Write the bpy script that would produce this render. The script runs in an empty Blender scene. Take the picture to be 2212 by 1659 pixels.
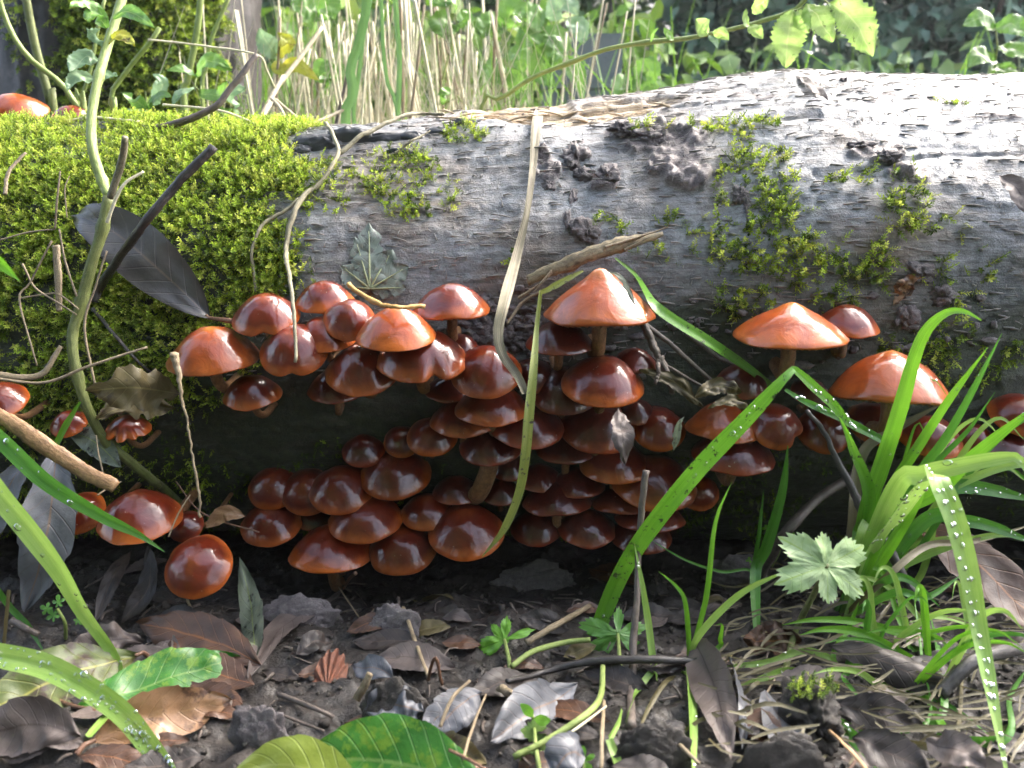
import bpy, math, random
import numpy as np
from mathutils import Vector

RS = np.random.RandomState(7)
random.seed(7)
scene = bpy.context.scene
COL = scene.collection

# ------------------------------------------------------------------ camera
FPX = 1840.0                      # focal length in units of a 2212-wide picture
PITCH = math.radians(12.6)
CAM = np.array([0.0, -0.40, 0.17])
cam = bpy.data.cameras.new('camera')
cam.sensor_width = 36.0
cam.lens = 36.0 * FPX / 2212.0
cam.clip_start = 0.01
cam.clip_end = 500.0
cam.dof.use_dof = True
cam.dof.focus_distance = 0.385
cam.dof.aperture_fstop = 17.0
camo = bpy.data.objects.new('camera', cam)
camo.location = CAM
camo.rotation_euler = (math.pi / 2 - PITCH, 0, 0)
COL.objects.link(camo)
scene.camera = camo

# ------------------------------------------------------------------ world, sun, exposure
SUN_EL, SUN_AZ = math.radians(44), math.radians(52)    # azimuth measured from +Y (behind the log) towards +X
world = bpy.data.worlds.new('World')
scene.world = world
world.use_nodes = True
wn = world.node_tree
for n in list(wn.nodes):
    wn.nodes.remove(n)
wout = wn.nodes.new('ShaderNodeOutputWorld')
wbg = wn.nodes.new('ShaderNodeBackground')
wsky = wn.nodes.new('ShaderNodeTexSky')
wsky.sky_type = 'NISHITA'
wsky.sun_disc = False
wsky.sun_elevation = SUN_EL
wsky.sun_rotation = SUN_AZ
wsky.air_density = 1.0
wsky.dust_density = 6.0
wsky.ozone_density = 1.0
whs = wn.nodes.new('ShaderNodeHueSaturation')
whs.inputs['Saturation'].default_value = 0.80          # thin overcast: most of the blue is gone
wn.links.new(wsky.outputs[0], whs.inputs['Color'])
wn.links.new(whs.outputs[0], wbg.inputs['Color'])
wbg.inputs['Strength'].default_value = 0.15
wn.links.new(wbg.outputs[0], wout.inputs['Surface'])

sun = bpy.data.lights.new('sun', 'SUN')
sun.energy = 1.0
sun.angle = math.radians(42)
sun.color = (1.0, 0.98, 0.95)
suno = bpy.data.objects.new('sun', sun)
sd = Vector((math.sin(SUN_AZ) * math.cos(SUN_EL), math.cos(SUN_AZ) * math.cos(SUN_EL), math.sin(SUN_EL)))
suno.rotation_euler = sd.to_track_quat('Z', 'Y').to_euler()
suno.location = sd * 5
COL.objects.link(suno)

scene.view_settings.view_transform = 'Standard'
scene.view_settings.look = 'None'
scene.view_settings.gamma = 1.0
scene.view_settings.exposure = 2.55
scene.view_settings.use_curve_mapping = False
scene.render.engine = 'CYCLES'
scene.cycles.use_denoising = True
scene.cycles.use_adaptive_sampling = True
scene.cycles.adaptive_threshold = 0.04
scene.cycles.max_bounces = 4
scene.cycles.diffuse_bounces = 3
scene.cycles.glossy_bounces = 2
scene.cycles.transmission_bounces = 2
scene.cycles.volume_bounces = 0
scene.cycles.transparent_max_bounces = 6
scene.cycles.caustics_reflective = False
scene.cycles.caustics_refractive = False

# ------------------------------------------------------------------ places: picture position -> place
CP, SP = math.cos(PITCH), math.sin(PITCH)
FWD = np.array([0, CP, -SP]); UPV = np.array([0, SP, CP]); RGT = np.array([1.0, 0, 0])

def ray(vx, vy):
    return FWD + RGT * ((vx - 1106) / FPX) + UPV * ((829.5 - vy) / FPX)

def at(vx, vy, y):
    d = ray(vx, vy)
    return CAM + d * ((y - CAM[1]) / d[1])

def pxm(y):                       # metres per picture unit at depth y
    return (y - CAM[1]) / FPX

def proj(p):
    p = np.asarray(p, float) - CAM
    dz = p @ FWD
    return 1106 + FPX * (p @ RGT) / dz, 829.5 - FPX * (p @ UPV) / dz

# ------------------------------------------------------------------ noise
def _h(ix, iy, iz, s):
    n = (ix.astype(np.int64) * 374761393 + iy.astype(np.int64) * 668265263 + iz.astype(np.int64) * 2147483647 + s * 974634761) & 0xFFFFFFFF
    n = ((n ^ (n >> 13)) * 1274126177) & 0xFFFFFFFF
    n = n ^ (n >> 16)
    return (n & 0xFFFFFF) / float(0xFFFFFF)

def noise(x, y, z=0.0, s=0):
    x, y, z = np.broadcast_arrays(np.asarray(x, float), np.asarray(y, float), np.asarray(z, float))
    ix, iy, iz = np.floor(x), np.floor(y), np.floor(z)
    fx, fy, fz = x - ix, y - iy, z - iz
    fx = fx * fx * (3 - 2 * fx); fy = fy * fy * (3 - 2 * fy); fz = fz * fz * (3 - 2 * fz)
    def g(a, b, c): return _h(ix + a, iy + b, iz + c, s)
    x00 = g(0, 0, 0) * (1 - fx) + g(1, 0, 0) * fx
    x10 = g(0, 1, 0) * (1 - fx) + g(1, 1, 0) * fx
    x01 = g(0, 0, 1) * (1 - fx) + g(1, 0, 1) * fx
    x11 = g(0, 1, 1) * (1 - fx) + g(1, 1, 1) * fx
    return ((x00 * (1 - fy) + x10 * fy) * (1 - fz) + (x01 * (1 - fy) + x11 * fy) * fz) * 2 - 1

def fbm(x, y, z=0.0, o=4, s=0):
    a, f, t = 1.0, 1.0, 0.0
    for k in range(o):
        t = t + a * noise(np.asarray(x) * f + 17.3 * k, np.asarray(y) * f + 5.1 * k, np.asarray(z) * f, s + k)
        a *= 0.5; f *= 2.03
    return t

# ------------------------------------------------------------------ mesh helpers
def build(name, v, f, mat, parent=None, base=None, uv=None, col=None, smooth=True):
    """one mesh object; vertices are given in place and stored relative to base"""
    v = np.asarray(v, float)
    if base is None:
        base = np.zeros(3)
    me = bpy.data.meshes.new(name)
    v = v - np.asarray(base)
    if isinstance(f, np.ndarray):
        n, k = f.shape
        me.vertices.add(len(v)); me.vertices.foreach_set('co', v.ravel())
        me.loops.add(n * k); me.loops.foreach_set('vertex_index', f.ravel().astype(np.int32))
        me.polygons.add(n)
        me.polygons.foreach_set('loop_start', np.arange(0, n * k, k, dtype=np.int32))
        me.update(calc_edges=True)
    else:
        me.from_pydata([tuple(p) for p in v], [], f)
    if smooth:
        me.polygons.foreach_set('use_smooth', np.ones(len(me.polygons), bool))
    if uv is not None:
        li = np.empty(len(me.loops), np.int32); me.loops.foreach_get('vertex_index', li)
        ul = me.uv_layers.new(name='UVMap')
        ul.data.foreach_set('uv', np.asarray(uv, float)[li].ravel())
    if col is not None:
        c = np.ones((len(v), 4)); c[:, :3] = col
        ca = me.color_attributes.new('tint', 'FLOAT_COLOR', 'POINT')
        ca.data.foreach_set('color', c.ravel())
    me.materials.append(mat)
    o = bpy.data.objects.new(name, me)
    COL.objects.link(o)
    if parent is not None:
        o.parent = parent
    else:
        o.location = base
    return o

def tag(o, label, cat, group=None, kind=None):
    if label: o['label'] = label
    if cat: o['category'] = cat
    if group: o['group'] = group
    if kind: o['kind'] = kind
    return o

def empty(name, base, label, cat, group=None):
    o = bpy.data.objects.new(name, None)
    o.empty_display_size = 0.01
    o.location = base
    COL.objects.link(o)
    return tag(o, label, cat, group)

def spline(pts, n):
    """Catmull-Rom through pts, resampled evenly to n points"""
    P = np.asarray(pts, float)
    if len(P) == 2:
        t = np.linspace(0, 1, n)[:, None]
        return P[0] * (1 - t) + P[1] * t
    Q = np.vstack([2 * P[0] - P[1], P, 2 * P[-1] - P[-2]])
    out = []
    for i in range(1, len(Q) - 2):
        p0, p1, p2, p3 = Q[i - 1], Q[i], Q[i + 1], Q[i + 2]
        for t in np.linspace(0, 1, 14, endpoint=False):
            out.append(0.5 * ((2 * p1) + (-p0 + p2) * t + (2 * p0 - 5 * p1 + 4 * p2 - p3) * t * t + (-p0 + 3 * p1 - 3 * p2 + p3) * t ** 3))
    out.append(P[-1])
    out = np.array(out)
    d = np.r_[0, np.cumsum(np.linalg.norm(np.diff(out, axis=0), axis=1))]
    s = np.linspace(0, d[-1], n)
    return np.stack([np.interp(s, d, out[:, k]) for k in range(out.shape[1])], 1)

def nrm(a):
    a = np.asarray(a, float)
    return a / (np.linalg.norm(a, axis=-1, keepdims=True) + 1e-12)

def tangents(p):
    t = np.gradient(p, axis=0)
    return nrm(t)

def grid_faces(nu, nv, wrap=False):
    i = np.arange(nu - 1)[:, None]; j = np.arange(nv if wrap else nv - 1)[None, :]
    j2 = (j + 1) % nv
    f = np.stack([i * nv + j, i * nv + j2, (i + 1) * nv + j2, (i + 1) * nv + j], -1)
    return f.reshape(-1, 4)

def tube(path, rad, seg=8, rough=0.0, seed=0, flat=1.0, hint=(0.13, -0.9, 0.4)):
    p = np.asarray(path, float); n = len(p)
    rad = np.broadcast_to(np.interp(np.linspace(0, 1, n), np.linspace(0, 1, np.size(rad)), np.atleast_1d(rad)), (n,))
    t = tangents(p)
    s = nrm(np.cross(t, np.asarray(hint))); b = np.cross(s, t)
    a = np.linspace(0, 2 * math.pi, seg, endpoint=False)
    r = rad[:, None] * np.ones((n, seg))
    if rough:
        L = np.linspace(0, 1, n)[:, None]
        r = r * (1 + rough * fbm(L * n * 0.45 + seed * 3.1, np.cos(a)[None] * 1.7 + seed, np.sin(a)[None] * 1.7, 3))
    v = p[:, None] + s[:, None] * (np.cos(a)[None, :, None] * r[..., None]) + b[:, None] * (np.sin(a)[None, :, None] * r[..., None] * flat)
    v = v.reshape(-1, 3)
    f = [tuple(q) for q in grid_faces(n, seg, True)]
    f.append(tuple(range(seg))[::-1]); f.append(tuple((n - 1) * seg + k for k in range(seg)))
    d = np.r_[0, np.cumsum(np.linalg.norm(np.diff(p, axis=0), axis=1))]
    uv = np.stack(np.broadcast_arrays((d / max(d[-1], 1e-9))[:, None], (a / (2 * math.pi))[None]), -1).reshape(-1, 2)
    return v, f, uv

def ribbon(path, half, hint, fold=0.25, nc=5, twist=0.0, curl=0.0, serr=0.0, nserr=30, wave=0.0, seed=0, ragged=0.0):
    """a blade or leaf: path along the midrib, half widths, V fold, curl, serrated or ragged margin"""
    p = np.asarray(path, float); n = len(p)
    L = np.linspace(0, 1, n)
    half = np.interp(L, np.linspace(0, 1, np.size(half)), np.atleast_1d(half))
    t = tangents(p)
    hn = nrm(np.broadcast_to(np.asarray(hint, float), p.shape))
    s = nrm(np.cross(t, hn)); b = nrm(np.cross(s, t))
    tw = twist * L
    s, b = s * np.cos(tw)[:, None] + b * np.sin(tw)[:, None], b * np.cos(tw)[:, None] - s * np.sin(tw)[:, None]
    c = np.linspace(-1, 1, nc)
    w = half[:, None] * c[None]
    if serr:
        tooth = ((L * nserr) % 1.0)
        w = w * (1 - serr * tooth[:, None] * (np.abs(c)[None] > 0.99))
    if ragged:
        sg = np.sign(c)[None]
        w = w * (1 - ragged * np.clip(fbm(L[:, None] * 9 + seed, sg * 3.3 + seed, 0, 3), -.2, 1) * np.abs(c)[None])
    lift = fold * np.abs(w) + curl * (w ** 2) / (half.max() + 1e-9)
    if wave:
        lift = lift + wave * half.max() * fbm(L[:, None] * 5 + seed, c[None] * 1.3 + seed * 1.7, 0, 2)
    v = p[:, None] + s[:, None] * w[..., None] + b[:, None] * lift[..., None]
    uv = np.stack(np.broadcast_arrays(L[:, None], (c * 0.5 + 0.5)[None]), -1)
    return v.reshape(-1, 3), [tuple(q) for q in grid_faces(n, nc)], uv.reshape(-1, 2)

def merge(parts):
    V, F, U, o = [], [], [], 0
    for v, f, u in parts:
        V.append(v); U.append(u)
        F += [tuple(k + o for k in q) for q in f]
        o += len(v)
    return np.vstack(V), F, np.vstack(U)

def leaf_half(n, w, a=0.55, base=0.06, tip=0.0):
    """half-width profile of a willow-like leaf, widest at a"""
    t = np.linspace(0, 1, n)
    k = math.log(0.5) / math.log(a)
    q = np.sin(math.pi * t ** k) ** 0.8
    q[0] = base; q[-1] = tip
    return w * q

# ------------------------------------------------------------------ materials
def newmat(name):
    m = bpy.data.materials.new(name); m.use_nodes = True
    nt = m.node_tree
    b = nt.nodes['Principled BSDF']
    return m, nt, b

def N(nt, typ, **kw):
    n = nt.nodes.new(typ)
    for k, v in kw.items():
        if k in n.inputs: n.inputs[k].default_value = v
        else: setattr(n, k, v)
    return n

def noise_node(nt, scale, detail=4, rough=0.55, vec=None, dist=0.0):
    n = N(nt, 'ShaderNodeTexNoise')
    n.inputs['Scale'].default_value = scale; n.inputs['Detail'].default_value = detail
    n.inputs['Roughness'].default_value = rough; n.inputs['Distortion'].default_value = dist
    if vec is not None: nt.links.new(vec, n.inputs['Vector'])
    return n

def ramp(nt, fac, stops):
    r = N(nt, 'ShaderNodeValToRGB')
    e = r.color_ramp.elements
    while len(e) < len(stops): e.new(0.5)
    for k, (p, c) in enumerate(stops):
        e[k].position = p; e[k].color = (c[0], c[1], c[2], 1)
    nt.links.new(fac, r.inputs['Fac'])
    return r

def mixc(nt, fac, a, b, mode='MIX'):
    m = N(nt, 'ShaderNodeMix'); m.data_type = 'RGBA'; m.blend_type = mode
    def put(i, x):
        if hasattr(x, 'default_value') or hasattr(x, 'links'): nt.links.new(x, m.inputs[i])
        elif isinstance(x, (int, float)): m.inputs[i].default_value = x
        else: m.inputs[i].default_value = (x[0], x[1], x[2], 1)
    put(0, fac); put(6, a); put(7, b)
    return m.outputs[2]

def math_node(nt, op, a, b=None, clamp=False):
    m = N(nt, 'ShaderNodeMath'); m.operation = op; m.use_clamp = clamp
    for i, x in enumerate((a, b)):
        if x is None: continue
        if isinstance(x, (int, float)): m.inputs[i].default_value = x
        else: nt.links.new(x, m.inputs[i])
    return m.outputs[0]

def bump(nt, b, h, strength=0.5, dist=0.001, coat=False):
    n = N(nt, 'ShaderNodeBump'); n.inputs['Strength'].default_value = strength; n.inputs['Distance'].default_value = dist
    nt.links.new(h, n.inputs['Height']); nt.links.new(n.outputs[0], b.inputs['Normal'])
    if coat: nt.links.new(n.outputs[0], b.inputs['Coat Normal'])
    return n

def objvec(nt, scale=(1, 1, 1)):
    t = N(nt, 'ShaderNodeTexCoord')
    mp = N(nt, 'ShaderNodeMapping'); mp.inputs['Scale'].default_value = scale
    nt.links.new(t.outputs['Object'], mp.inputs['Vector'])
    return mp.outputs[0]

def translucent(nt, b, colour, w):
    """let some light through a thin leaf"""
    tr = N(nt, 'ShaderNodeBsdfTranslucent')
    if isinstance(colour, tuple): tr.inputs['Color'].default_value = (*colour, 1)
    else: nt.links.new(colour, tr.inputs['Color'])
    mx = N(nt, 'ShaderNodeMixShader'); mx.inputs[0].default_value = w
    out = nt.nodes['Material Output']
    nt.links.new(b.outputs[0], mx.inputs[1]); nt.links.new(tr.outputs[0], mx.inputs[2])
    nt.links.new(mx.outputs[0], out.inputs['Surface'])

def leaf_mat(name, c1, c2, rib, spots=None, rough=0.4, trans=0.25, vein=0.35, nvein=9, blot=55, coat=0.3, spotlim=(0.55, 0.65)):
    """leaf with midrib and slanting side veins laid out on the leaf's own length and width"""
    m, nt, b = newmat(name)
    uvn = N(nt, 'ShaderNodeUVMap')
    sep = N(nt, 'ShaderNodeSeparateXYZ'); nt.links.new(uvn.outputs[0], sep.inputs[0])
    u, v = sep.outputs[0], sep.outputs[1]
    av = math_node(nt, 'MULTIPLY', math_node(nt, 'ABSOLUTE', math_node(nt, 'SUBTRACT', v, 0.5)), 2.0)
    ov = objvec(nt)
    n1 = noise_node(nt, blot, 5, 0.6, ov)
    n2 = noise_node(nt, 420, 3, 0.6, ov)
    r1 = ramp(nt, n1.outputs[0], [(0.32, c1), (0.66, c2)])
    col = r1.outputs[0]
    if spots is not None:
        n3 = noise_node(nt, blot * 2.2, 4, 0.7, ov)
        rs = ramp(nt, n3.outputs[0], [(spotlim[0], (0, 0, 0)), (spotlim[1], (1, 1, 1))])
        col = mixc(nt, rs.outputs[0], col, spots)
    ph = math_node(nt, 'SUBTRACT', math_node(nt, 'MULTIPLY', u, float(nvein)), math_node(nt, 'MULTIPLY', av, 1.6))
    fr = math_node(nt, 'ABSOLUTE', math_node(nt, 'SUBTRACT', math_node(nt, 'FRACT', ph), 0.5))
    side = ramp(nt, fr, [(0.0, (1, 1, 1)), (0.07, (0, 0, 0))])
    midr = ramp(nt, av, [(0.018, (1, 1, 1)), (0.055, (0, 0, 0))])
    col = mixc(nt, math_node(nt, 'MULTIPLY', side.outputs[0], vein), col, rib)
    col = mixc(nt, math_node(nt, 'MULTIPLY', midr.outputs[0], 0.85), col, rib)
    nt.links.new(col, b.inputs['Base Color'])
    b.inputs['Roughness'].default_value = rough
    b.inputs['Coat Weight'].default_value = coat; b.inputs['Coat Roughness'].default_value = 0.22
    h = math_node(nt, 'ADD', math_node(nt, 'MULTIPLY', side.outputs[0], -0.5), math_node(nt, 'MULTIPLY', n2.outputs[0], 0.6))
    bump(nt, b, h, 0.5, 0.0006)
    if trans: translucent(nt, b, col, trans)
    return m

def blade_mat(name, c1, c2, rough=0.35, trans=0.4, stripes=22, spot=None, coat=0.25):
    m, nt, b = newmat(name)
    uvn = N(nt, 'ShaderNodeUVMap')
    sep = N(nt, 'ShaderNodeSeparateXYZ'); nt.links.new(uvn.outputs[0], sep.inputs[0])
    st = N(nt, 'ShaderNodeCombineXYZ')
    nt.links.new(math_node(nt, 'MULTIPLY', sep.outputs[0], 3.0), st.inputs[0])
    nt.links.new(math_node(nt, 'MULTIPLY', sep.outputs[1], float(stripes)), st.inputs[1])
    n1 = noise_node(nt, 1.0, 3, 0.5, st.outputs[0])
    n2 = noise_node(nt, 60, 4, 0.6, objvec(nt))
    f = math_node(nt, 'ADD', math_node(nt, 'MULTIPLY', n1.outputs[0], 0.6), math_node(nt, 'MULTIPLY', n2.outputs[0], 0.4))
    col = ramp(nt, f, [(0.35, c1), (0.65, c2)]).outputs[0]
    if spot is not None:
        n3 = noise_node(nt, 330, 3, 0.7, objvec(nt))
        rs = ramp(nt, n3.outputs[0], [(0.60, (0, 0, 0)), (0.66, (1, 1, 1))])
        col = mixc(nt, rs.outputs[0], col, spot)
    nt.links.new(col, b.inputs['Base Color'])
    b.inputs['Roughness'].default_value = rough
    b.inputs['Coat Weight'].default_value = coat; b.inputs['Coat Roughness'].default_value = 0.15
    bump(nt, b, n1.outputs[0], 0.35, 0.0006)
    if trans: translucent(nt, b, col, trans)
    return m

def stalk_mat(name, c1, c2, rough=0.6, sx=40, sy=260, coat=0.0, bumps=0.5):
    m, nt, b = newmat(name)
    uvn = N(nt, 'ShaderNodeUVMap')
    mp = N(nt, 'ShaderNodeMapping'); mp.inputs['Scale'].default_value = (26, 16, 1)
    nt.links.new(uvn.outputs[0], mp.inputs['Vector'])
    n1 = noise_node(nt, 1.0, 5, 0.65, mp.outputs[0])
    n2 = noise_node(nt, 160, 4, 0.7, objvec(nt))
    f = math_node(nt, 'ADD', math_node(nt, 'MULTIPLY', n1.outputs[0], 0.5), math_node(nt, 'MULTIPLY', n2.outputs[0], 0.5))
    nt.links.new(ramp(nt, f, [(0.34, c1), (0.64, c2)]).outputs[0], b.inputs['Base Color'])
    b.inputs['Roughness'].default_value = rough
    b.inputs['Coat Weight'].default_value = coat; b.inputs['Coat Roughness'].default_value = 0.2
    bump(nt, b, f, bumps + .2, 0.0014)
    return m

def tint_mat(name, rough=0.5, trans=0.3, coat=0.0):
    """colour of each small leaf is stored on the mesh"""
    m, nt, b = newmat(name)
    a = N(nt, 'ShaderNodeVertexColor'); a.layer_name = 'tint'
    nt.links.new(a.outputs[0], b.inputs['Base Color'])
    b.inputs['Roughness'].default_value = rough
    b.inputs['Coat Weight'].default_value = coat
    if trans: translucent(nt, b, a.outputs[0], trans)
    return m

# ================================================================== materials of the place
def soil_material():
    m, nt, b = newmat('wet_soil')
    ov = objvec(nt)
    n1 = noise_node(nt, 26, 6, 0.6, ov); n2 = noise_node(nt, 260, 6, 0.7, ov); n3 = noise_node(nt, 900, 3, 0.6, ov)
    c = ramp(nt, n1.outputs[0], [(0.3, (0.005, 0.0037, 0.0027)), (0.52, (0.012, 0.0087, 0.006)), (0.72, (0.028, 0.021, 0.0155))]).outputs[0]
    c = mixc(nt, ramp(nt, n2.outputs[0], [(0.42, (0, 0, 0)), (0.72, (1, 1, 1))]).outputs[0], c, (0.036, 0.028, 0.023))
    nt.links.new(c, b.inputs['Base Color'])
    nt.links.new(ramp(nt, n1.outputs[0], [(0.35, (0.35,) * 3), (0.6, (0.75,) * 3)]).outputs[0], b.inputs['Roughness'])
    b.inputs['Coat Weight'].default_value = 0.15; b.inputs['Coat Roughness'].default_value = 0.25
    h = math_node(nt, 'ADD', n2.outputs[0], math_node(nt, 'MULTIPLY', n3.outputs[0], 0.5))
    bump(nt, b, h, 0.9, 0.0016)
    return m

def log_material():
    m, nt, b = newmat('wet_rotting_wood')
    a = N(nt, 'ShaderNodeVertexColor'); a.layer_name = 'tint'
    sep = N(nt, 'ShaderNodeSeparateColor'); nt.links.new(a.outputs[0], sep.inputs[0])
    fresh, algae_shade, brk = sep.outputs[0], sep.outputs[1], sep.outputs[2]
    og = objvec(nt, (16, 190, 190)); ob = objvec(nt, (60, 520, 520)); oi = objvec(nt)
    ng = noise_node(nt, 1.0, 7, 0.68, og, 0.2); nf = noise_node(nt, 1.0, 5, 0.65, ob, 0.2)
    nb = noise_node(nt, 11, 4, 0.6, oi); ni = noise_node(nt, 240, 6, 0.75, oi); nk = noise_node(nt, 60, 6, 0.7, objvec(nt, (0.5, 1, 1)))
    nh = noise_node(nt, 1100, 3, 0.6, oi)
    grey = ramp(nt, ni.outputs[0], [(0.30, (0.115, 0.12, 0.125)), (0.5, (0.205, 0.215, 0.228)), (0.70, (0.30, 0.315, 0.335))]).outputs[0]
    brown = ramp(nt, ng.outputs[0], [(0.30, (0.085, 0.060, 0.042)), (0.5, (0.205, 0.155, 0.115)), (0.70, (0.32, 0.255, 0.195))]).outputs[0]
    blue = ramp(nt, ni.outputs[0], [(0.32, (0.13, 0.145, 0.16)), (0.68, (0.31, 0.33, 0.35))]).outputs[0]
    c = mixc(nt, ramp(nt, nb.outputs[0], [(0.44, (0, 0, 0)), (0.62, (0.9,) * 3)]).outputs[0], grey, brown)
    c = mixc(nt, ramp(nt, nk.outputs[0], [(0.48, (0, 0, 0)), (0.60, (0.7,) * 3)]).outputs[0], c, blue)
    # dark hair cracks along the grain
    ck = ramp(nt, ng.outputs[0], [(0.325, (0.34, 0.32, 0.30)), (0.385, (1, 1, 1))]).outputs[0]
    c = mixc(nt, 0.85, c, mixc(nt, 1.0, c, ck, 'MULTIPLY'))
    fk = ramp(nt, nf.outputs[0], [(0.36, (0.55, 0.53, 0.5)), (0.5, (1, 1, 1)), (0.66, (1.25, 1.25, 1.25))]).outputs[0]
    c = mixc(nt, 0.8, c, mixc(nt, 1.0, c, fk, 'MULTIPLY'))
    al = ramp(nt, ni.outputs[0], [(0.35, (0.007, 0.011, 0.004)), (0.62, (0.032, 0.042, 0.014))]).outputs[0]  # algal green, deepened to hold the shade under the log
    c = mixc(nt, math_node(nt, 'MULTIPLY', algae_shade, math_node(nt, 'ADD', math_node(nt, 'MULTIPLY', nk.outputs[0], 1.3), 0.38), True), c, al)
    bk = ramp(nt, ni.outputs[0], [(0.34, (0.055, 0.042, 0.040)), (0.62, (0.205, 0.170, 0.165))]).outputs[0]
    c = mixc(nt, brk, c, bk)
    fr = ramp(nt, nf.outputs[0], [(0.30, (0.19, 0.115, 0.06)), (0.48, (0.47, 0.34, 0.20)), (0.66, (0.72, 0.58, 0.42))]).outputs[0]
    c = mixc(nt, fresh, c, fr)
    nt.links.new(c, b.inputs['Base Color'])
    nt.links.new(ramp(nt, nk.outputs[0], [(0.35, (0.45,) * 3), (0.65, (0.7,) * 3)]).outputs[0], b.inputs['Roughness'])
    b.inputs['Coat Weight'].default_value = 0.35; b.inputs['Coat Roughness'].default_value = 0.42
    h = math_node(nt, 'ADD', math_node(nt, 'MULTIPLY', nf.outputs[0], 0.7), math_node(nt, 'ADD', math_node(nt, 'MULTIPLY', ni.outputs[0], 1.1), math_node(nt, 'ADD', math_node(nt, 'MULTIPLY', ck, 0.45), math_node(nt, 'MULTIPLY', nh.outputs[0], 0.4))))
    bump(nt, b, h, 0.9, 0.0012, coat=True)
    return m

def bark_material(name, cs, sc=40, coat=0.1):
    m, nt, b = newmat(name)
    n1 = noise_node(nt, sc, 6, 0.7, objvec(nt)); n2 = noise_node(nt, sc * 9, 4, 0.7, objvec(nt))
    f = math_node(nt, 'ADD', math_node(nt, 'MULTIPLY', n1.outputs[0], 0.55), math_node(nt, 'MULTIPLY', n2.outputs[0], 0.45))
    nt.links.new(ramp(nt, f, [(0.32, cs[0]), (0.5, cs[1]), (0.68, cs[2])]).outputs[0], b.inputs['Base Color'])
    b.inputs['Roughness'].default_value = 0.6; b.inputs['Coat Weight'].default_value = coat; b.inputs['Coat Roughness'].default_value = 0.3
    bump(nt, b, f, 0.9, 0.0018)
    return m

M = {}
M['soil'] = soil_material()
M['log'] = log_material()
M['bark'] = bark_material('dark_tree_bark', [(0.010, 0.008, 0.008), (0.030, 0.025, 0.023), (0.09, 0.075, 0.065)], 30)
M['lump'] = bark_material('brown_bark_crumb', [(0.055, 0.045, 0.044), (0.15, 0.128, 0.126), (0.29, 0.255, 0.25)], 260, 0.0)
M['crust'] = bark_material('black_tar_crust', [(0.006, 0.007, 0.009), (0.016, 0.018, 0.022), (0.040, 0.045, 0.052)], 120, 0.7)
M['clod'] = bark_material('grey_soil_clod', [(0.013, 0.010, 0.0075), (0.040, 0.032, 0.025), (0.11, 0.093, 0.077)], 300, 0.1)
M['moss'] = tint_mat('moss_leaf', 0.55, 0.46)
M['foliage'] = tint_mat('hedge_leaf', 0.55, 0.36, 0.0)
M['straw'] = stalk_mat('pale_straw', (0.46, 0.40, 0.24), (0.80, 0.74, 0.54))
M['strawd'] = stalk_mat('weathered_straw', (0.13, 0.095, 0.055), (0.36, 0.28, 0.17))
M['twig'] = stalk_mat('dark_wet_twig', (0.016, 0.013, 0.012), (0.062, 0.052, 0.047), 0.5, coat=0.35)
M['twigbrown'] = stalk_mat('brown_twig', (0.050, 0.036, 0.027), (0.17, 0.135, 0.11), 0.6, coat=0.15)
M['greenstem'] = stalk_mat('green_nettle_stem', (0.16, 0.23, 0.045), (0.31, 0.38, 0.11), 0.5)
M['olivestem'] = stalk_mat('olive_woody_stem', (0.070, 0.085, 0.020), (0.19, 0.22, 0.065), 0.55)
M['tendril'] = stalk_mat('dry_grey_tendril', (0.09, 0.078, 0.045), (0.33, 0.30, 0.19), 0.65)

# ================================================================== ground
def ground_z(x, y):
    x = np.asarray(x, float); y = np.asarray(y, float)
    near = np.exp(-((y + 0.05) / 0.4) ** 2 - (x / 0.7) ** 2)
    z = 0.0045 * fbm(x * 14, y * 14, 0, 4, 3) * near + 0.0055 * np.maximum(0, fbm(x * 38 + 3, y * 38, 0, 3, 9)) * near
    z = z + 0.0022 * fbm(x * 130, y * 130, 0, 3, 5) * near
    z = z - 0.024 * np.clip((y + 0.085) / 0.075, 0, 1) ** 1.3 * np.clip(1.6 - np.abs(y - .1) * 2.2, 0, 1)
    z = z - 0.004 + 0.03 * fbm(x * 1.1, y * 1.1, 0, 3, 21) * (1 - near)
    # bank added as dark backdrop to the hedge, sloping to sky on one side
    k = np.clip((y - 3.0) / 2.0, 0, 30)
    z = z + np.clip(k * 1.25, 0, 3.4) * (1 / (1 + np.exp((x - 1.75 - 0.42 * y) * 3.0)))
    return z

def axis(lo, hi, step, far, nfar):
    mid = np.arange(lo, hi, step)
    g = np.geomspace(step, far, nfar)
    return np.r_[lo - np.cumsum(g)[::-1], mid, hi + np.cumsum(g)]
gx = axis(-0.30, 0.30, 0.0013, 12.0, 60); gy = axis(-0.19, 0.06, 0.0013, 12.0, 60)
GX, GY = np.meshgrid(gx, gy, indexing='ij')
gv = np.stack([GX, GY, ground_z(GX, GY)], -1).reshape(-1, 3)
ground = build('ground', gv, grid_faces(len(gx), len(gy)), M['soil'])
tag(ground, 'dark wet muddy soil around the fallen log', None, None, 'structure')

def ghit(vx, vy, lift=0.0):
    d = ray(vx, vy); t = np.linspace(.12, 1.2, 700)
    p = CAM + d * t[:, None]; g = p[:, 2] - ground_z(p[:, 0], p[:, 1]) - lift
    i = int(np.argmax(g < 0)) if (g < 0).any() else len(t) - 1
    lo, hi = t[max(i - 1, 0)], t[i]
    for _ in range(12):
        m = (lo + hi) / 2; q = CAM + d * m
        if q[2] - float(ground_z(q[0], q[1])) - lift < 0: hi = m
        else: lo = m
    return CAM + d * hi

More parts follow.
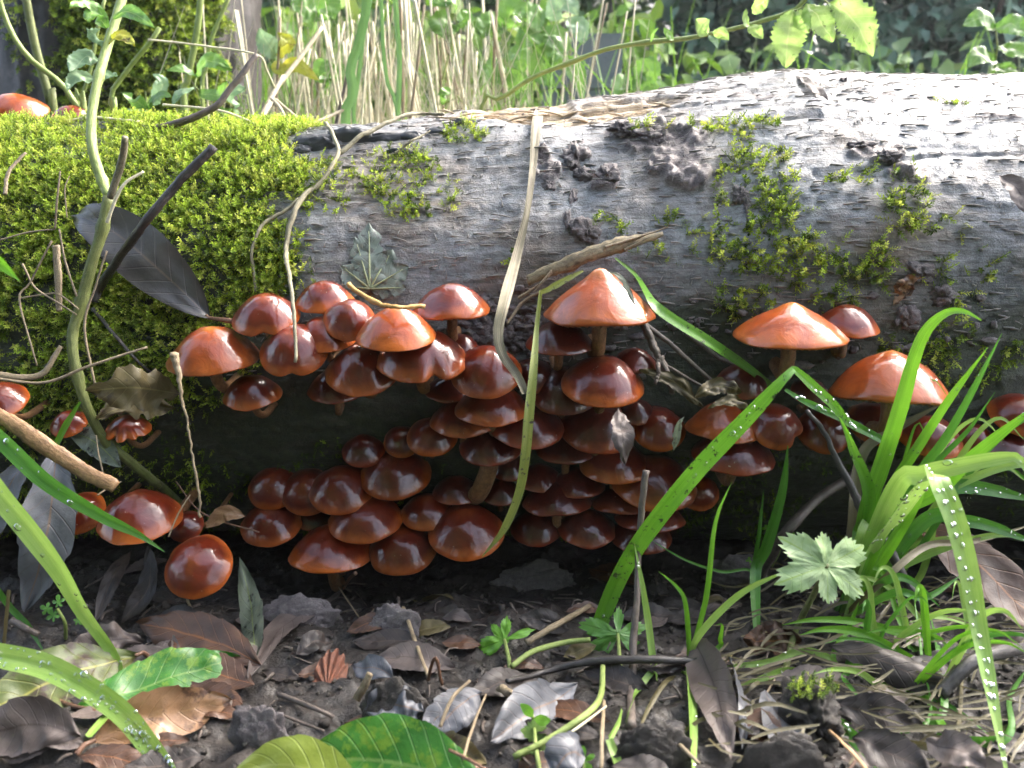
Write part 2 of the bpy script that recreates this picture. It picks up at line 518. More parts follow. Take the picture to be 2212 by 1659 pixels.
# ================================================================== the fallen log
LCY = 0.112
_sil = np.array([(-400, 262), (0, 262), (300, 262), (600, 266), (850, 262), (980, 250), (1100, 236), (1220, 226), (1350, 207), (1500, 178), (1640, 156), (1740, 150), (1900, 153), (2212, 152), (2700, 154)], float)
_sx = (_sil[:, 0] - 1106) / FPX * 0.50
_sz = np.array([at(a, b, 0.104)[2] for a, b in _sil])
LZB = -0.034
def log_r(x): return (np.interp(x, _sx, _sz) - LZB) / 2
def log_cz(x): return (np.interp(x, _sx, _sz) + LZB) / 2
def sst(a, b, x):
    t = np.clip((x - a) / (b - a), 0, 1); return t * t * (3 - 2 * t)

def blob(vx, vy, cx, cy, rx, ry, p=1.0):
    return np.clip(1.6 * (1 - ((vx - cx) / rx) ** 2 - ((vy - cy) / ry) ** 2), 0, 1) ** p

STAINS = [(1980, 190, 62, 6), (1830, 171, 46, 5), (2080, 205, 70, 7), (2170, 166, 90, 4), (1620, 200, 66, 5), (1890, 216, 46, 5), (1720, 190, 30, 4), (2020, 228, 60, 4), (1540, 215, 60, 4), (2150, 240, 60, 5)]
def log_masks(vx, vy, th, stain=True):
    q = fbm(vx * 0.012, vy * 0.03, 0, 4, 41)
    yc = np.interp(vx, [930, 1100, 1250, 1400, 1480, 1600], [268, 250, 243, 226, 212, 180])
    fresh = sst(0, 1, 1.6 * (1 - ((vy - yc) / np.interp(vx, [940, 1060, 1200, 1400, 1500], [5, 17, 24, 20, 8])) ** 2) + 0.9 * q) * sst(945, 1050, vx) * (1 - sst(1420, 1500, vx))
    bark = np.zeros_like(vx)
    for c in [(1400, 300, 75, 38), (1450, 345, 70, 45), (1490, 390, 55, 35), (1340, 285, 40, 25), (1470, 300, 80, 25), (1900, 330, 80, 25), (1960, 380, 60, 30), (1300, 395, 40, 20), (1180, 360, 40, 40)]:
        bark = np.maximum(bark, blob(vx, vy, *c))
    bark = sst(0.35, 0.75, bark + 0.45 * fbm(vx * 0.03, vy * 0.03, 0, 4, 77) * (bark > 0.02))
    if stain:                        # dark weather cracks along the bright crest
        dk = np.zeros_like(vx)
        for c in STAINS: dk = np.maximum(dk, blob(vx, vy, c[0], c[1], c[2] * 1.5, c[3] * 1.5))
        bark = np.maximum(bark, sst(0.45, 0.8, dk + 0.9 * fbm(vx * 0.035, vy * 0.22, 0, 4, 79) * (dk > .01) - .25))
    algae_shade = sst(470, 760, vy + 70 * q) * (0.35 + 0.65 * sst(900, 1500, vx)) + sst(760, 900, vy) + (1 - sst(500, 760, vx + 60 * q))  # algal film and moss bed; shade of the hollow painted in lower down
    algae_shade = np.clip(algae_shade, 0, 1)
    front = (th > -1.7) & (th < 2.0)
    return fresh * front, algae_shade, bark * front

def log_pt(x, th, disp=True, lift=0.0):
    x = np.asarray(x, float); th = np.asarray(th, float)
    r = log_r(x); cz = log_cz(x)
    c, s = np.cos(th), np.sin(th)
    if disp:
        p0 = np.stack(np.broadcast_arrays(x, LCY - r * c, cz + r * s), -1)
        vx, vy = proj(p0.reshape(-1, 3)); vx = vx.reshape(p0.shape[:-1]); vy = vy.reshape(p0.shape[:-1])
        vy = np.where(c < -0.3, 2000, vy)
        fresh, algae_shade, bark = log_masks(vx, vy, th, False)
        a = th * 0.11
        d = 0.0035 * fbm(x * 9, c * 2.2, s * 2.2, 3, 11) + 0.00032 * fbm(x * 30, a * 330, 0, 4, 13) + 0.00045 * fbm(x * 210, a * 300, 0, 3, 19)
        rid = 1 - np.abs(noise(x * 7, a * 62 + 0.6 * fbm(x * 12, a * 20, 0, 2, 3), 0, 23))
        d = d - 0.0018 * np.clip(rid - 0.955, 0, 1) / 0.045 * (noise(x * 11, a * 30, 2.2, 29) > 0.05)
        d = d + bark * (0.0022 + 0.0030 * np.clip(fbm(x * 150, a * 150, 0, 4, 31), -0.6, 1.2))
        d = d - fresh * (0.0040 + 0.0022 * fbm(x * 16, a * 520, 0, 4, 37))
        r = r + d
    r = r + lift
    return np.stack(np.broadcast_arrays(x, LCY - r * c, cz + r * s), -1)

lx = axis(-0.31, 0.31, 0.00095, 0.08, 22)
lt = np.r_[np.linspace(-1.75, 2.0, 400), np.linspace(2.0, 2 * math.pi - 1.75, 60)[1:-1]]
LX, LT = np.meshgrid(lx, lt, indexing='ij')
lv = log_pt(LX, LT)
_r = log_r(LX)
_p0 = np.stack([LX, LCY - _r * np.cos(LT), log_cz(LX) + _r * np.sin(LT)], -1).reshape(-1, 3)
_vx, _vy = proj(_p0); _vy = np.where(np.cos(LT.ravel()) < -0.3, 600, _vy)
_m = np.stack(log_masks(_vx, _vy, LT.ravel()), -1)
fl = grid_faces(len(lx), len(lt), True)
log_root = empty('fallen_log', (0, LCY, 0), 'long fallen log with mossy end and bare wet grey wood lying on the soil', 'log')
log_body = build('trunk', lv.reshape(-1, 3), fl, M['log'], log_root, (0, LCY, 0), col=_m)
for e in (0, len(lx) - 1):
    ring = lv[e]; cpt = ring.mean(0)
    vv = np.vstack([ring, cpt]); k = len(ring)
    build('cut_end', vv, [(i, (i + 1) % k, k) for i in range(k)], M['twigbrown'], log_root, (0, LCY, 0), uv=vv[:, 1:] * 6)

def lhit(vx, vy, lift=0.0):
    """where the line of sight through a picture position meets the log: point, outward normal, (x, angle)"""
    d = ray(vx, vy)
    x = (vx - 1106) / FPX * 0.42
    for _ in range(6):
        r = float(log_r(x)); cz = float(log_cz(x))
        o = CAM[1:] - np.array([LCY, cz]); dd = d[1:]
        A = dd @ dd; B = o @ dd; C = o @ o - r * r
        disc = B * B - A * C
        t = (-B - math.sqrt(disc)) / A if disc > 0 else -B / A
        p = CAM + d * t; x = p[0]
    th = math.atan2(p[2] - cz, -(p[1] - LCY))
    n = np.array([0, -math.cos(th), math.sin(th)])
    q = log_pt(np.array(x), np.array(th), True, lift).reshape(3)
    return q, n, (x, th)

def log_front_y(x, z):
    r = float(log_r(x)); cz = float(log_cz(x)); k = r * r - (z - cz) ** 2
    return LCY - math.sqrt(k) if k > 0 else LCY

def rock_mesh(c, size, nrm_dir, seed, rough=0.35, seg=18):
    """an uneven lump: size = (half x, half up-slope, half height)"""
    n = nrm(nrm_dir); s = nrm(np.cross(n, [0, 0, 1.0]) if abs(n[2]) < 0.95 else np.array([1.0, 0, 0])); u = np.cross(s, n)
    ph = np.linspace(0, math.pi, seg // 2 + 3)[:, None]; th = np.linspace(0, 2 * math.pi, seg, endpoint=False)[None]
    X = np.sin(ph) * np.cos(th); Y = np.sin(ph) * np.sin(th); Z = np.cos(ph) + 0 * th
    k = 1 + rough * fbm(X * 1.6 + seed, Y * 1.6 + seed * 2, Z * 1.6, 4, seed)
    k = k + rough * 0.55 * fbm(X * 5 + seed, Y * 5, Z * 5, 4, seed + 5)
    v = np.asarray(c) + s * (X * k * size[0])[..., None] + u * (Y * k * size[1])[..., None] + n * (Z * k * size[2])[..., None]
    return v.reshape(-1, 3), grid_faces(v.shape[0], seg, True)

for i, (a, b_, w, h, dd) in enumerate([(1243, 335, 26, 40, 0.005), (1262, 375, 22, 16, 0.004), (1312, 385, 22, 22, 0.004), (1268, 508, 30, 26, 0.005), (1340, 290, 26, 20, 0.004),
                                       (1185, 395, 14, 16, 0.002), (1400, 300, 24, 14, 0.003), (1238, 430, 9, 22, 0.002), (1225, 480, 8, 20, 0.002), (1600, 425, 16, 18, 0.003), (1610, 445, 7, 26, 0.002),
                                       (1860, 315, 26, 10, 0.003), (1915, 345, 22, 16, 0.003), (1825, 165, 7, 10, 0.002), (1990, 590, 26, 22, 0.004), (2040, 640, 24, 20, 0.004), (1960, 680, 22, 20, 0.003), (1000, 262, 20, 10, 0.003)]):
    q, n, _ = lhit(a, b_); k = pxm(q[1])
    v, f = rock_mesh(q, (w * k, h * k, dd * .75), n, 60 + i, 0.55, 40)
    build('bark_fragment', v, f, M['lump'], log_root, (0, LCY, 0))
for i, (a, b_, w, h, dd) in enumerate([(690, 318, 60, 20, 0.006), (760, 305, 50, 20, 0.007), (650, 330, 26, 14, 0.004), (830, 305, 55, 16, 0.004), (900, 300, 40, 20, 0.004), (955, 290, 30, 18, 0.003), (870, 330, 34, 14, 0.003), (1010, 275, 30, 10, 0.003), (1905, 640 - 15, 1, 1, 0.0005)][:-1]):
    q, n, _ = lhit(a, b_, -0.001); k = pxm(q[1])
    v, f = rock_mesh(q, (w * k, h * k, dd), n, 160 + i, 0.22, 30)
    build('black_crust', v, f, M['crust'], log_root, (0, LCY, 0))
# splinters standing up along the torn ridge
M['splinter'] = stalk_mat('fresh_torn_wood', (0.33, 0.22, 0.12), (0.72, 0.58, 0.40))
for i in range(34):
    a = 965 + 500 * RS.rand(); yc = np.interp(a, [930, 1100, 1250, 1400, 1480], [268, 250, 243, 226, 212]) + RS.uniform(-12, 16)
    q, n, (x, th) = lhit(a, yc); L = RS.uniform(0.006, 0.022)
    d = nrm(np.array([RS.choice([-1, 1]) * 1.0, 0, 0]) + n * RS.uniform(-0.02, 0.22) + np.array([0, 0, 0.03 * RS.randn()]))
    pth = spline([q - n * 0.001, q + d * L * 0.5 + n * 0.0006, q + d * L], 7)
    v, f, uv = tube(pth, [0.0008 * RS.uniform(.5, 1.3), 0.0006, 0.0001], 5, .2)
    build('splinter', v, f, M['splinter'], log_root, (0, LCY, 0), uv=uv)

# loose fibres, chips and short curled hairs of wood over the bare surface (uncountable)
M['fibre'] = stalk_mat('grey_wood_fibre', (0.11, 0.10, 0.095), (0.42, 0.39, 0.36), .7)
rsf = np.random.RandomState(61); parts = []
nF = 2300
xs = rsf.uniform(-.13, .27, nF); ths = rsf.uniform(0.0, 1.75, nF); ps = log_pt(xs, ths)
for i in range(nF):
    th = ths[i]; n_ = np.array([0, -math.cos(th), math.sin(th)]); up = np.array([0, math.sin(th), math.cos(th)])
    if rsf.rand() < .55:      # along the grain
        d = np.array([1.0, 0, 0]) + up * rsf.randn() * .12; L = rsf.uniform(.002, .010); w = rsf.uniform(.00018, .0005)
    else:                     # short hairs hanging across it
        d = up + np.array([rsf.randn() * .35, 0, 0]); L = rsf.uniform(.0012, .0035); w = rsf.uniform(.00012, .0003)
    d = nrm(d) * L; q = ps[i] + n_ * .0003
    parts.append(tube(np.array([q - d * .5, q + n_ * rsf.uniform(.0001, .0007), q + d * .5]), [w, w, w * .3], 4))
v_, f_, u_ = merge(parts)
fb = build('wood_fibres', v_, f_, M['fibre'], log_root, (0, LCY, 0), uv=u_); fb['kind'] = 'stuff'

# crumbling bark and dirt caught along the lower lip of the bare wood (uncountable)
V_, F_, o_ = [], [], 0
for i in range(240):
    if rsf.rand() < .72: a_, b_ = rsf.normal(1090, 60), rsf.normal(705, 30)
    else: a_, b_ = rsf.uniform(1000, 2150), rsf.normal(715, 40)
    q, n_, _ = lhit(a_, b_, .0005); s_ = rsf.uniform(.0007, .0022)
    v_, f_ = rock_mesh(q, (s_ * rsf.uniform(.7, 2.2), s_, s_ * .7), n_, i % 50, .6, 8); V_.append(v_); F_.append(f_ + o_); o_ += len(v_)
cr_ = build('bark_crumbs', np.vstack(V_), np.vstack(F_), M['lump'], log_root, (0, LCY, 0), smooth=False); cr_['kind'] = 'stuff'

# ================================================================== moss
def moss_templates():
    T = []
    for k in range(8):
        rs = np.random.RandomState(300 + k); nl = 16
        v, tipw = [], []
        bend = rs.uniform(-0.35, 0.35, 2)
        for i in range(nl):
            t = (i + 1) / nl
            c = np.array([bend[0] * t * t, bend[1] * t * t, t * 0.92])
            a = i * 2.4 + rs.uniform(-.5, .5)
            L = 0.33 * (1.15 - 0.66 * t); w = L * 0.21
            out = np.array([math.cos(a), math.sin(a), 0.55 + 0.8 * t ** 3]); out /= np.linalg.norm(out)
            sd_ = np.array([-math.sin(a), math.cos(a), 0.0])
            v += [c, c + out * L * 0.5 + sd_ * w, c + out * L, c + out * L * 0.5 - sd_ * w]
            tipw += [t - .1, t, t + .12, t]
        # the little stem
        w = 0.035
        e = np.array([bend[0], bend[1], 0.95])
        v += [np.array([-w, 0, 0]), np.array([w, 0, 0]), e + [w * .4, 0, 0], e - [w * .4, 0, 0]]
        tipw += [0, 0, .5, .5]
        T.append((np.array(v), np.array(tipw)))
    return T
MT = moss_templates()
MF = np.arange(4 * 17).reshape(17, 4)

def frames(d, rs):
    d = nrm(d); h = nrm(rs.randn(*d.shape)); s = nrm(np.cross(d, h)); b = np.cross(d, s)
    return np.stack([s, b, d], -1)

def moss_mesh(P, D, S, C, seed):
    rs = np.random.RandomState(seed)
    R = frames(D, rs); kind = rs.randint(0, len(MT), len(P))
    V = np.empty((len(P), 68, 3)); T = np.empty((len(P), 68))
    for k, (tv, tw) in enumerate(MT):
        i = np.where(kind == k)[0]
        V[i] = P[i][:, None] + np.einsum('nij,vj->nvi', R[i], tv) * S[i][:, None, None]
        T[i] = tw
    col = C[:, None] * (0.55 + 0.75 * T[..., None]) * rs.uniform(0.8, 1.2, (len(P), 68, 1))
    F = (np.arange(len(P))[:, None, None] * 68 + MF[None]).reshape(-1, 4)
    return V.reshape(-1, 3), F, col.reshape(-1, 3)

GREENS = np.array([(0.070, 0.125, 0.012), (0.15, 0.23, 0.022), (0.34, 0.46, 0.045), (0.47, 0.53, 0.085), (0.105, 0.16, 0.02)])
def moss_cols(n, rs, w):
    return GREENS[rs.choice(len(GREENS), n, p=w)] * rs.uniform(0.75, 1.25, (n, 1))

def log_moss(n, dens, xlo, xhi, tlo, thi, size, w, seed, drift=(0, 0, -0.25), outw=0.75):
    rs = np.random.RandomState(seed)
    x = rs.uniform(xlo, xhi, n); th = rs.uniform(tlo, thi, n)
    p = log_pt(x, th)
    vx, vy = proj(p)
    keep = rs.rand(n) < dens(vx, vy, x, th)
    x, th, p = x[keep], th[keep], p[keep]
    nn = np.stack([0 * x, -np.cos(th), np.sin(th)], -1)
    d = nn * outw + rs.randn(len(x), 3) * 0.55 + np.asarray(drift)
    S = rs.uniform(*size, len(x))
    return moss_mesh(p - nn * 0.0006, d, S, moss_cols(len(x), rs, w), seed + 1)

def dens_left(vx, vy, x, th):
    q = fbm(vx * 0.011, vy * 0.016, 0, 4, 71)
    edge = np.interp(vy, [240, 330, 420, 520, 640, 800, 1000], [690, 560, 640, 610, 540, 470, 400])
    a = 1 - sst(-70, 60, vx - edge - 90 * q)
    thin = 1 - 0.93 * sst(760, 960, vy)
    return a * thin * np.clip(0.75 + 0.9 * q, 0.12, 1)
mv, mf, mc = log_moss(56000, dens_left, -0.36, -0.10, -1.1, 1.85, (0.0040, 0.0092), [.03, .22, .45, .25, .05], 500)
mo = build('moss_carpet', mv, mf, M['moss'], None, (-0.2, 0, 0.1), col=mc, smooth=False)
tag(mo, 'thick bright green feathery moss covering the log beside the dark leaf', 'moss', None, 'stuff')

PATCH_MID = [(860, 380, 120, 62, 1.0), (800, 345, 70, 40, .6), (930, 420, 66, 60, .6), (1000, 290, 55, 24, .8), (690, 400, 80, 70, .6), (850, 450, 40, 30, .5), (600, 560, 90, 80, .55), (640, 620, 70, 40, .6), (560, 640, 60, 40, .6)]
PATCH_RIGHT = [(1640, 330, 75, 85, 1.0), (1690, 420, 60, 75, .8), (1745, 565, 140, 60, 1.0), (1640, 540, 110, 70, .6), (1885, 560, 66, 40, .9), (1830, 600, 90, 40, .6), (1955, 440, 60, 66, .7), (2000, 480, 95, 22, .5),
               (1880, 385, 110, 30, .5), (1560, 275, 90, 13, .5), (1560, 400, 50, 60, .3), (1480, 520, 140, 70, .35), (1620, 640, 120, 40, .4), (1780, 650, 90, 40, .6), (2070, 218, 50, 5, .7), (1400, 275, 50, 10, .4), (2060, 600, 120, 70, .25), (2060, 760, 180, 80, .4), (1330, 470, 60, 40, .15), (1080, 560, 40, 60, .25)]
def dens_of(patches, seed):
    def f(vx, vy, x, th):
        q = fbm(vx * 0.02, vy * 0.02, 0, 4, seed); a = 0 * vx
        for c in patches: a = np.maximum(a, blob(vx, vy, *c[:4]) * c[4])
        return np.clip(a * (1.1 + 1.6 * q), 0, 1)
    return f
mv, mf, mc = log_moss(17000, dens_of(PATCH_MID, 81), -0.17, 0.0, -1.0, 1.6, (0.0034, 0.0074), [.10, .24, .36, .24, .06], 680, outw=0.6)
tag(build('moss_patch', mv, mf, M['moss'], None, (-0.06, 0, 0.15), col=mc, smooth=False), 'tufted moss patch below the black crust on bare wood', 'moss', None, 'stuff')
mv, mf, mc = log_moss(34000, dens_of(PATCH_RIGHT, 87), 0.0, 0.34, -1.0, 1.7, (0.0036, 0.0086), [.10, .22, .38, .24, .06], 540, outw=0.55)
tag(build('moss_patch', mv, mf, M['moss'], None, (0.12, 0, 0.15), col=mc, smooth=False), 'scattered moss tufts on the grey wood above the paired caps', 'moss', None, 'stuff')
def dens_under(vx, vy, x, th):
    q = fbm(vx * 0.016, vy * 0.022, 0, 4, 91)
    return np.clip(0.22 + 0.9 * q, 0, .8)
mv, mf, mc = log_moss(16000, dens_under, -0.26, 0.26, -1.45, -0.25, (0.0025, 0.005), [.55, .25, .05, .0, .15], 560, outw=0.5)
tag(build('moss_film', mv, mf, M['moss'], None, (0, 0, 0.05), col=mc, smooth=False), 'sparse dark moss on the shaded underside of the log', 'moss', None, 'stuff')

# ================================================================== mossy tree behind the log
TY = 0.47
tc = at(120, 260, TY); TR = 318 * pxm(TY)
tz = np.linspace(-0.1, 2.6, 240); ta = np.linspace(0, 2 * math.pi, 160, endpoint=False)
TZ, TA = np.meshgrid(tz, ta, indexing='ij')
def tree_r(z, a):
    c, s = np.cos(a), np.sin(a)
    r = TR * (1.0 - 0.10 * np.clip(z, 0, 2.6) + 0.35 * np.exp(-np.clip(z, 0, 9) / 0.10))
    g = fbm(c * 5 + 3, s * 5, z * 2.2, 4, 201)
    return r * (1 + 0.05 * fbm(c * 1.3, s * 1.3, z * 1.5, 2, 207)) - 0.011 * np.abs(g) + 0.003 * fbm(c * 14, s * 14, z * 20, 3, 211)
R_ = tree_r(TZ, TA)
tv = np.stack([tc[0] + R_ * np.cos(TA) + 0.06 * TZ, TY + TR * 0.9 + R_ * np.sin(TA), TZ], -1)
TB = np.array([tc[0], TY + TR * 0.9, 0])
tree = empty('mossy_tree', TB, 'dark tree trunk clothed in bright moss standing behind the log', 'tree')
build('trunk', tv.reshape(-1, 3), grid_faces(len(tz), len(ta), True), M['bark'], tree, TB)
# limbs and a crown far above the picture, so the trunk does not end in mid air
rs = np.random.RandomState(9)
crown_pts = []
for k in range(9):
    a = k * 0.7 + rs.rand() * .3; s = TB + np.array([0.15, 0, 1.6 + 0.1 * k])
    e = s + np.array([math.cos(a) * rs.uniform(.6, 1.2) - .15, math.sin(a) * rs.uniform(.6, 1.2) - .35, rs.uniform(.1, .6)])
    pth = spline([s, (s + e) / 2 + rs.randn(3) * .06, e], 12)
    v, f, uv = tube(pth, [0.035, 0.008], 8)
    build('limb', v, f, M['bark'], tree, TB, uv=uv)
    crown_pts.append(pth[4:])
crown_pts = np.vstack(crown_pts)
LT_ = np.array([(0, 0, 0), (0.22, 0.30, 0.05), (0.16, 0.68, 0.05), (0, 1, -0.06), (-0.16, 0.68, 0.05), (-0.22, 0.30, 0.05), (0, 0.5, -0.03)])
LF_ = np.array([(0, 1, 6), (1, 2, 6), (2, 3, 6), (3, 4, 6), (4, 5, 6), (5, 0, 6)])
def leaf_cloud(P, size, cols, seed, up=(0, -0.45, 0.75), droop=0.5):
    """many pointed folded leaves at points P, faces turned roughly along up"""
    r = np.random.RandomState(seed); n = len(P)
    nn = nrm(np.asarray(up) + r.randn(n, 3) * 0.55); d = nrm(np.cross(nn, r.randn(n, 3)) + np.array([0, 0, -droop])); s = nrm(np.cross(d, nn)); nn = np.cross(s, d)
    S = r.uniform(*size, n)[:, None, None]
    V = P[:, None] + (s[:, None] * LT_[None, :, :1] * r.uniform(.8, 1.9, (n, 1, 1)) + d[:, None] * LT_[None, :, 1:2] + nn[:, None] * LT_[None, :, 2:3] * 1.6) * S
    C = np.repeat((cols[r.randint(0, len(cols), n)] * r.uniform(.7, 1.3, (n, 1)))[:, None], 7, 1)
    F = (np.arange(n)[:, None, None] * 7 + LF_[None]).reshape(-1, 3)
    return V.reshape(-1, 3), F, C.reshape(-1, 3)
G_DARK = np.array([(0.08, 0.15, 0.09), (0.13, 0.23, 0.155), (0.18, 0.28, 0.20), (0.11, 0.19, 0.14)])
G_MID = np.array([(0.13, 0.24, 0.08), (0.18, 0.30, 0.10), (0.12, 0.22, 0.11), (0.23, 0.34, 0.12)])
G_LIGHT = np.array([(0.16, 0.30, 0.03), (0.22, 0.36, 0.045), (0.12, 0.24, 0.03), (0.28, 0.38, 0.08)])
cp = crown_pts[rs.randint(0, len(crown_pts), 2600)] + rs.randn(2600, 3) * 0.16
v, f, c = leaf_cloud(cp, (0.05, 0.08), G_MID, 33)
co = build('crown', v, f, M['foliage'], tree, TB, col=c, smooth=False)
# moss on the trunk
n = 30000
z = rs.uniform(0.10, 0.62, n); a = rs.uniform(-2.6, 0.5, n)
r_ = tree_r(z, a)
P = np.stack([TB[0] + r_ * np.cos(a) + 0.06 * z, TB[1] + r_ * np.sin(a), z], -1)
q = fbm(a * 3, z * 9, 0, 4, 221)
keep = rs.rand(n) < sst(-1.75, -1.25, a + 0.5 * q) * (1 - sst(-0.62, -0.35, a + 0.25 * q)) * np.clip(.8 + q, .1, 1)
P, a = P[keep], a[keep]
D = np.stack([np.cos(a), np.sin(a), 0 * a], -1) * .8 + rs.randn(len(a), 3) * .5 + np.array([0, 0, -0.5])
v, f, c = moss_mesh(P, D, rs.uniform(0.009, 0.018, len(a)), moss_cols(len(a), rs, [.20, .30, .32, .10, .08]), 777)
tm = build('moss', v, f, M['moss'], tree, TB, col=c, smooth=False); tm['kind'] = 'stuff'

# ================================================================== hedge and weeds beyond the log
def shrub(x, y, w, h, n, cols, size, label, seed, name='hedge_shrub', cat='shrub', group='shrubs of the hedge beyond the log', zlo=0.05):
    r = np.random.RandomState(seed)
    z0 = float(ground_z(x, y)); B = np.array([x, y, z0])
    o = empty(name, B, label, cat, group)
    ends = []
    for k in range(7):
        a = r.rand() * 6.28; e = B + np.array([math.cos(a) * w * r.uniform(.15, .75), math.sin(a) * w * .5 * r.rand(), h * r.uniform(.55, 1.0)])
        p = spline([B + r.randn(3) * .02, B * .5 + e * .5 + r.randn(3) * .05 * w, e], 14)
        v, f, uv = tube(p, [0.010 * h, 0.002], 6)
        build('stem', v, f, M['twigbrown'], o, B, uv=uv)
        ends.append(p[3:])
    ends = np.vstack(ends)
    # leaves gather in uneven clumps round the twigs and fill the volume loosely
    cl = np.vstack([ends[r.randint(0, len(ends), 40)] + r.randn(40, 3) * .10 * w, B + np.stack([r.uniform(-w, w, 60), r.uniform(-.4, .4, 60) * w, r.uniform(zlo, 1, 60) ** 0.8 * h], -1)])
    i = r.randint(0, len(cl), n)
    P = cl[i] + r.randn(n, 3) * np.array([.085, .07, .075]) * max(w, .35)
    P[:, 2] = np.maximum(P[:, 2], z0 + 0.03)
    v, f, c = leaf_cloud(P, size, cols, seed + 3)
    cr = build('foliage', v, f, M['foliage'], o, B, col=c, smooth=False); cr['kind'] = 'stuff'
    return o

HEDGE = [(-1.9, 2.5, .75, 1.7, G_MID, 'mid green shrub of the hedge behind the mossy tree'),
         (-1.15, 2.2, .70, 1.6, G_MID, 'loose green shrub of the hedge behind the dry stalks'),
         (-0.45, 2.4, .65, 1.6, G_DARK, 'dark shrub of the hedge behind the drooping green blades'),
         (0.15, 2.2, .60, 1.5, G_MID, 'green shrub of the hedge behind the blue-grey panel'),
         (0.72, 2.3, .70, 1.6, G_DARK, 'dark bluish shrub of the hedge behind the arching bramble stem'),
         (1.22, 2.15, .60, 1.35, G_DARK, 'dark shrub of the hedge behind the hanging backlit leaves'),
         (1.72, 2.3, .60, 1.15, G_MID, 'lighter low shrub at the open end of the hedge'),
         (2.35, 2.8, .60, 1.00, G_LIGHT, 'pale low shrub under the patch of open sky')]
for i, (x, y, w, h, cols, lab) in enumerate(HEDGE):
    shrub(x, y, w, h, 8000, cols, (0.035, 0.066), lab, 900 + i * 7)
FRONT_BLOCKERS = [(-1.9, -1.3, .80, 2.6, G_DARK, 'dark shrub added out of view to screen the sky beyond the mossy end'), (-1.1, -1.5, .75, 2.4, G_MID, 'green shrub added out of view to screen the sky opposite the moss'),
        (-0.35, -1.7, .75, 1.9, G_DARK, 'dark shrub added out of view to screen the sky opposite the cluster'), (0.40, -2.0, .70, 1.6, G_MID, 'shrub added out of view to screen the sky opposite the big conical cap')]
for i, (x, y, w, h, cols, lab) in enumerate(FRONT_BLOCKERS):  # unseen shrubs added behind the camera to block light from the front
    shrub(x, y, w, h, 9000, cols, (0.06, 0.11), lab, 950 + i * 7, group='unseen shrubs added to screen the front sky')
HERBS = [(-0.05, 1.25, .20, .50, G_LIGHT, 'bright leafy weed clump in front of the blue-grey panel'),
         (0.22, 1.45, .20, .52, G_LIGHT, 'yellow-green leafy weed clump beside the blue-grey panel'),
         (-0.38, 1.35, .22, .50, G_LIGHT, 'light green weed clump among the dry grass'),
         (0.62, 1.6, .26, .46, G_MID, 'leafy weed clump in the shade under the hedge'),
         (1.02, 1.7, .26, .44, G_MID, 'low weed clump behind the pale end of the log'),
         (1.30, 1.55, .22, .46, G_LIGHT, 'pale weed clump under the open sky'),
         (-0.66, 1.2, .20, .48, G_MID, 'green weed clump between the mossy tree and dry grass')]
for i, (x, y, w, h, cols, lab) in enumerate(HERBS):
    shrub(x, y, w, h, 520, cols, (0.035, 0.062), lab, 1200 + i * 5, 'leafy_weed', 'weed', 'leafy weeds beyond the log', 0.3)

# blue-grey board among the weeds
PY = 0.82
k = pxm(PY)
pa, pb = at(1170, 72, PY), at(1346, 72, PY)
W_ = pb[0] - pa[0]; top = pa[2]; TH = 0.02
M['panel'] = bark_material('weathered_blue_grey_plastic', [(0.10, 0.125, 0.145), (0.135, 0.165, 0.185), (0.17, 0.20, 0.22)], 25, 0.0)
pnl = empty('grey_panel', ((pa[0] + pb[0]) / 2, PY, 0), 'weathered blue-grey panel standing among the weeds behind the log', 'panel')
def box(x0, x1, y0, y1, z0, z1):
    v = np.array([(x, y, z) for x in (x0, x1) for y in (y0, y1) for z in (z0, z1)])
    return v, [(0, 1, 3, 2), (4, 6, 7, 5), (0, 4, 5, 1), (2, 3, 7, 6), (0, 2, 6, 4), (1, 5, 7, 3)]
PB = np.array([(pa[0] + pb[0]) / 2, PY, 0])
v, f = box(pa[0], pb[0], PY, PY + TH, top - 0.07, top)
build('rail', v, f, M['panel'], pnl, PB, smooth=False)
# tapering board at one end reaching the ground
x1 = pb[0] - 0.001; zz = [top - 0.071, top - 0.13, -0.02]; ww = [0.088, 0.055, 0.035]
v = []
for z_, w_ in zip(zz, ww):
    v += [(x1 - w_, PY + .003, z_), (x1, PY + .003, z_), (x1, PY + TH - .003, z_), (x1 - w_, PY + TH - .003, z_)]
f = [(0, 1, 2, 3), (11, 10, 9, 8)] + [(4 * j + a, 4 * j + 4 + a, 4 * j + 4 + (a + 1) % 4, 4 * j + (a + 1) % 4) for j in (0, 1) for a in range(4)]
build('upright', v, f, M['panel'], pnl, PB, smooth=False)
v, f = box(pa[0] + .002, pa[0] + .03, PY + .003, PY + TH - .003, -0.02, top - 0.071)
build('post', v, f, M['panel'], pnl, PB, smooth=False)

# dry stalks standing behind the log
def stalk(vx0, vx1, y, vy1, wpx, mat, label, group, name='dry_stalk', cat='stalk', bend=0.01, seg=6):
    e = at(vx1, vy1, y); b_ = at(vx0, 262, y); b_ = b_ + (b_ - e) * ((b_[2] + 0.005) / max(e[2] - b_[2], 1e-3)) * 0.55
    b_[2] = float(ground_z(b_[0], b_[1])) - 0.004
    m = (b_ + e) / 2 + np.array([RS.randn() * bend, RS.randn() * bend, 0])
    p = spline([b_, m, e], 16); r = wpx * 0.5 * pxm(y)
    v, f, uv = tube(p, [r, r * .9, r * .7], seg, 0.05)
    o = build(name, v, f, mat, None, b_, uv=uv)
    return tag(o, label, cat, group)

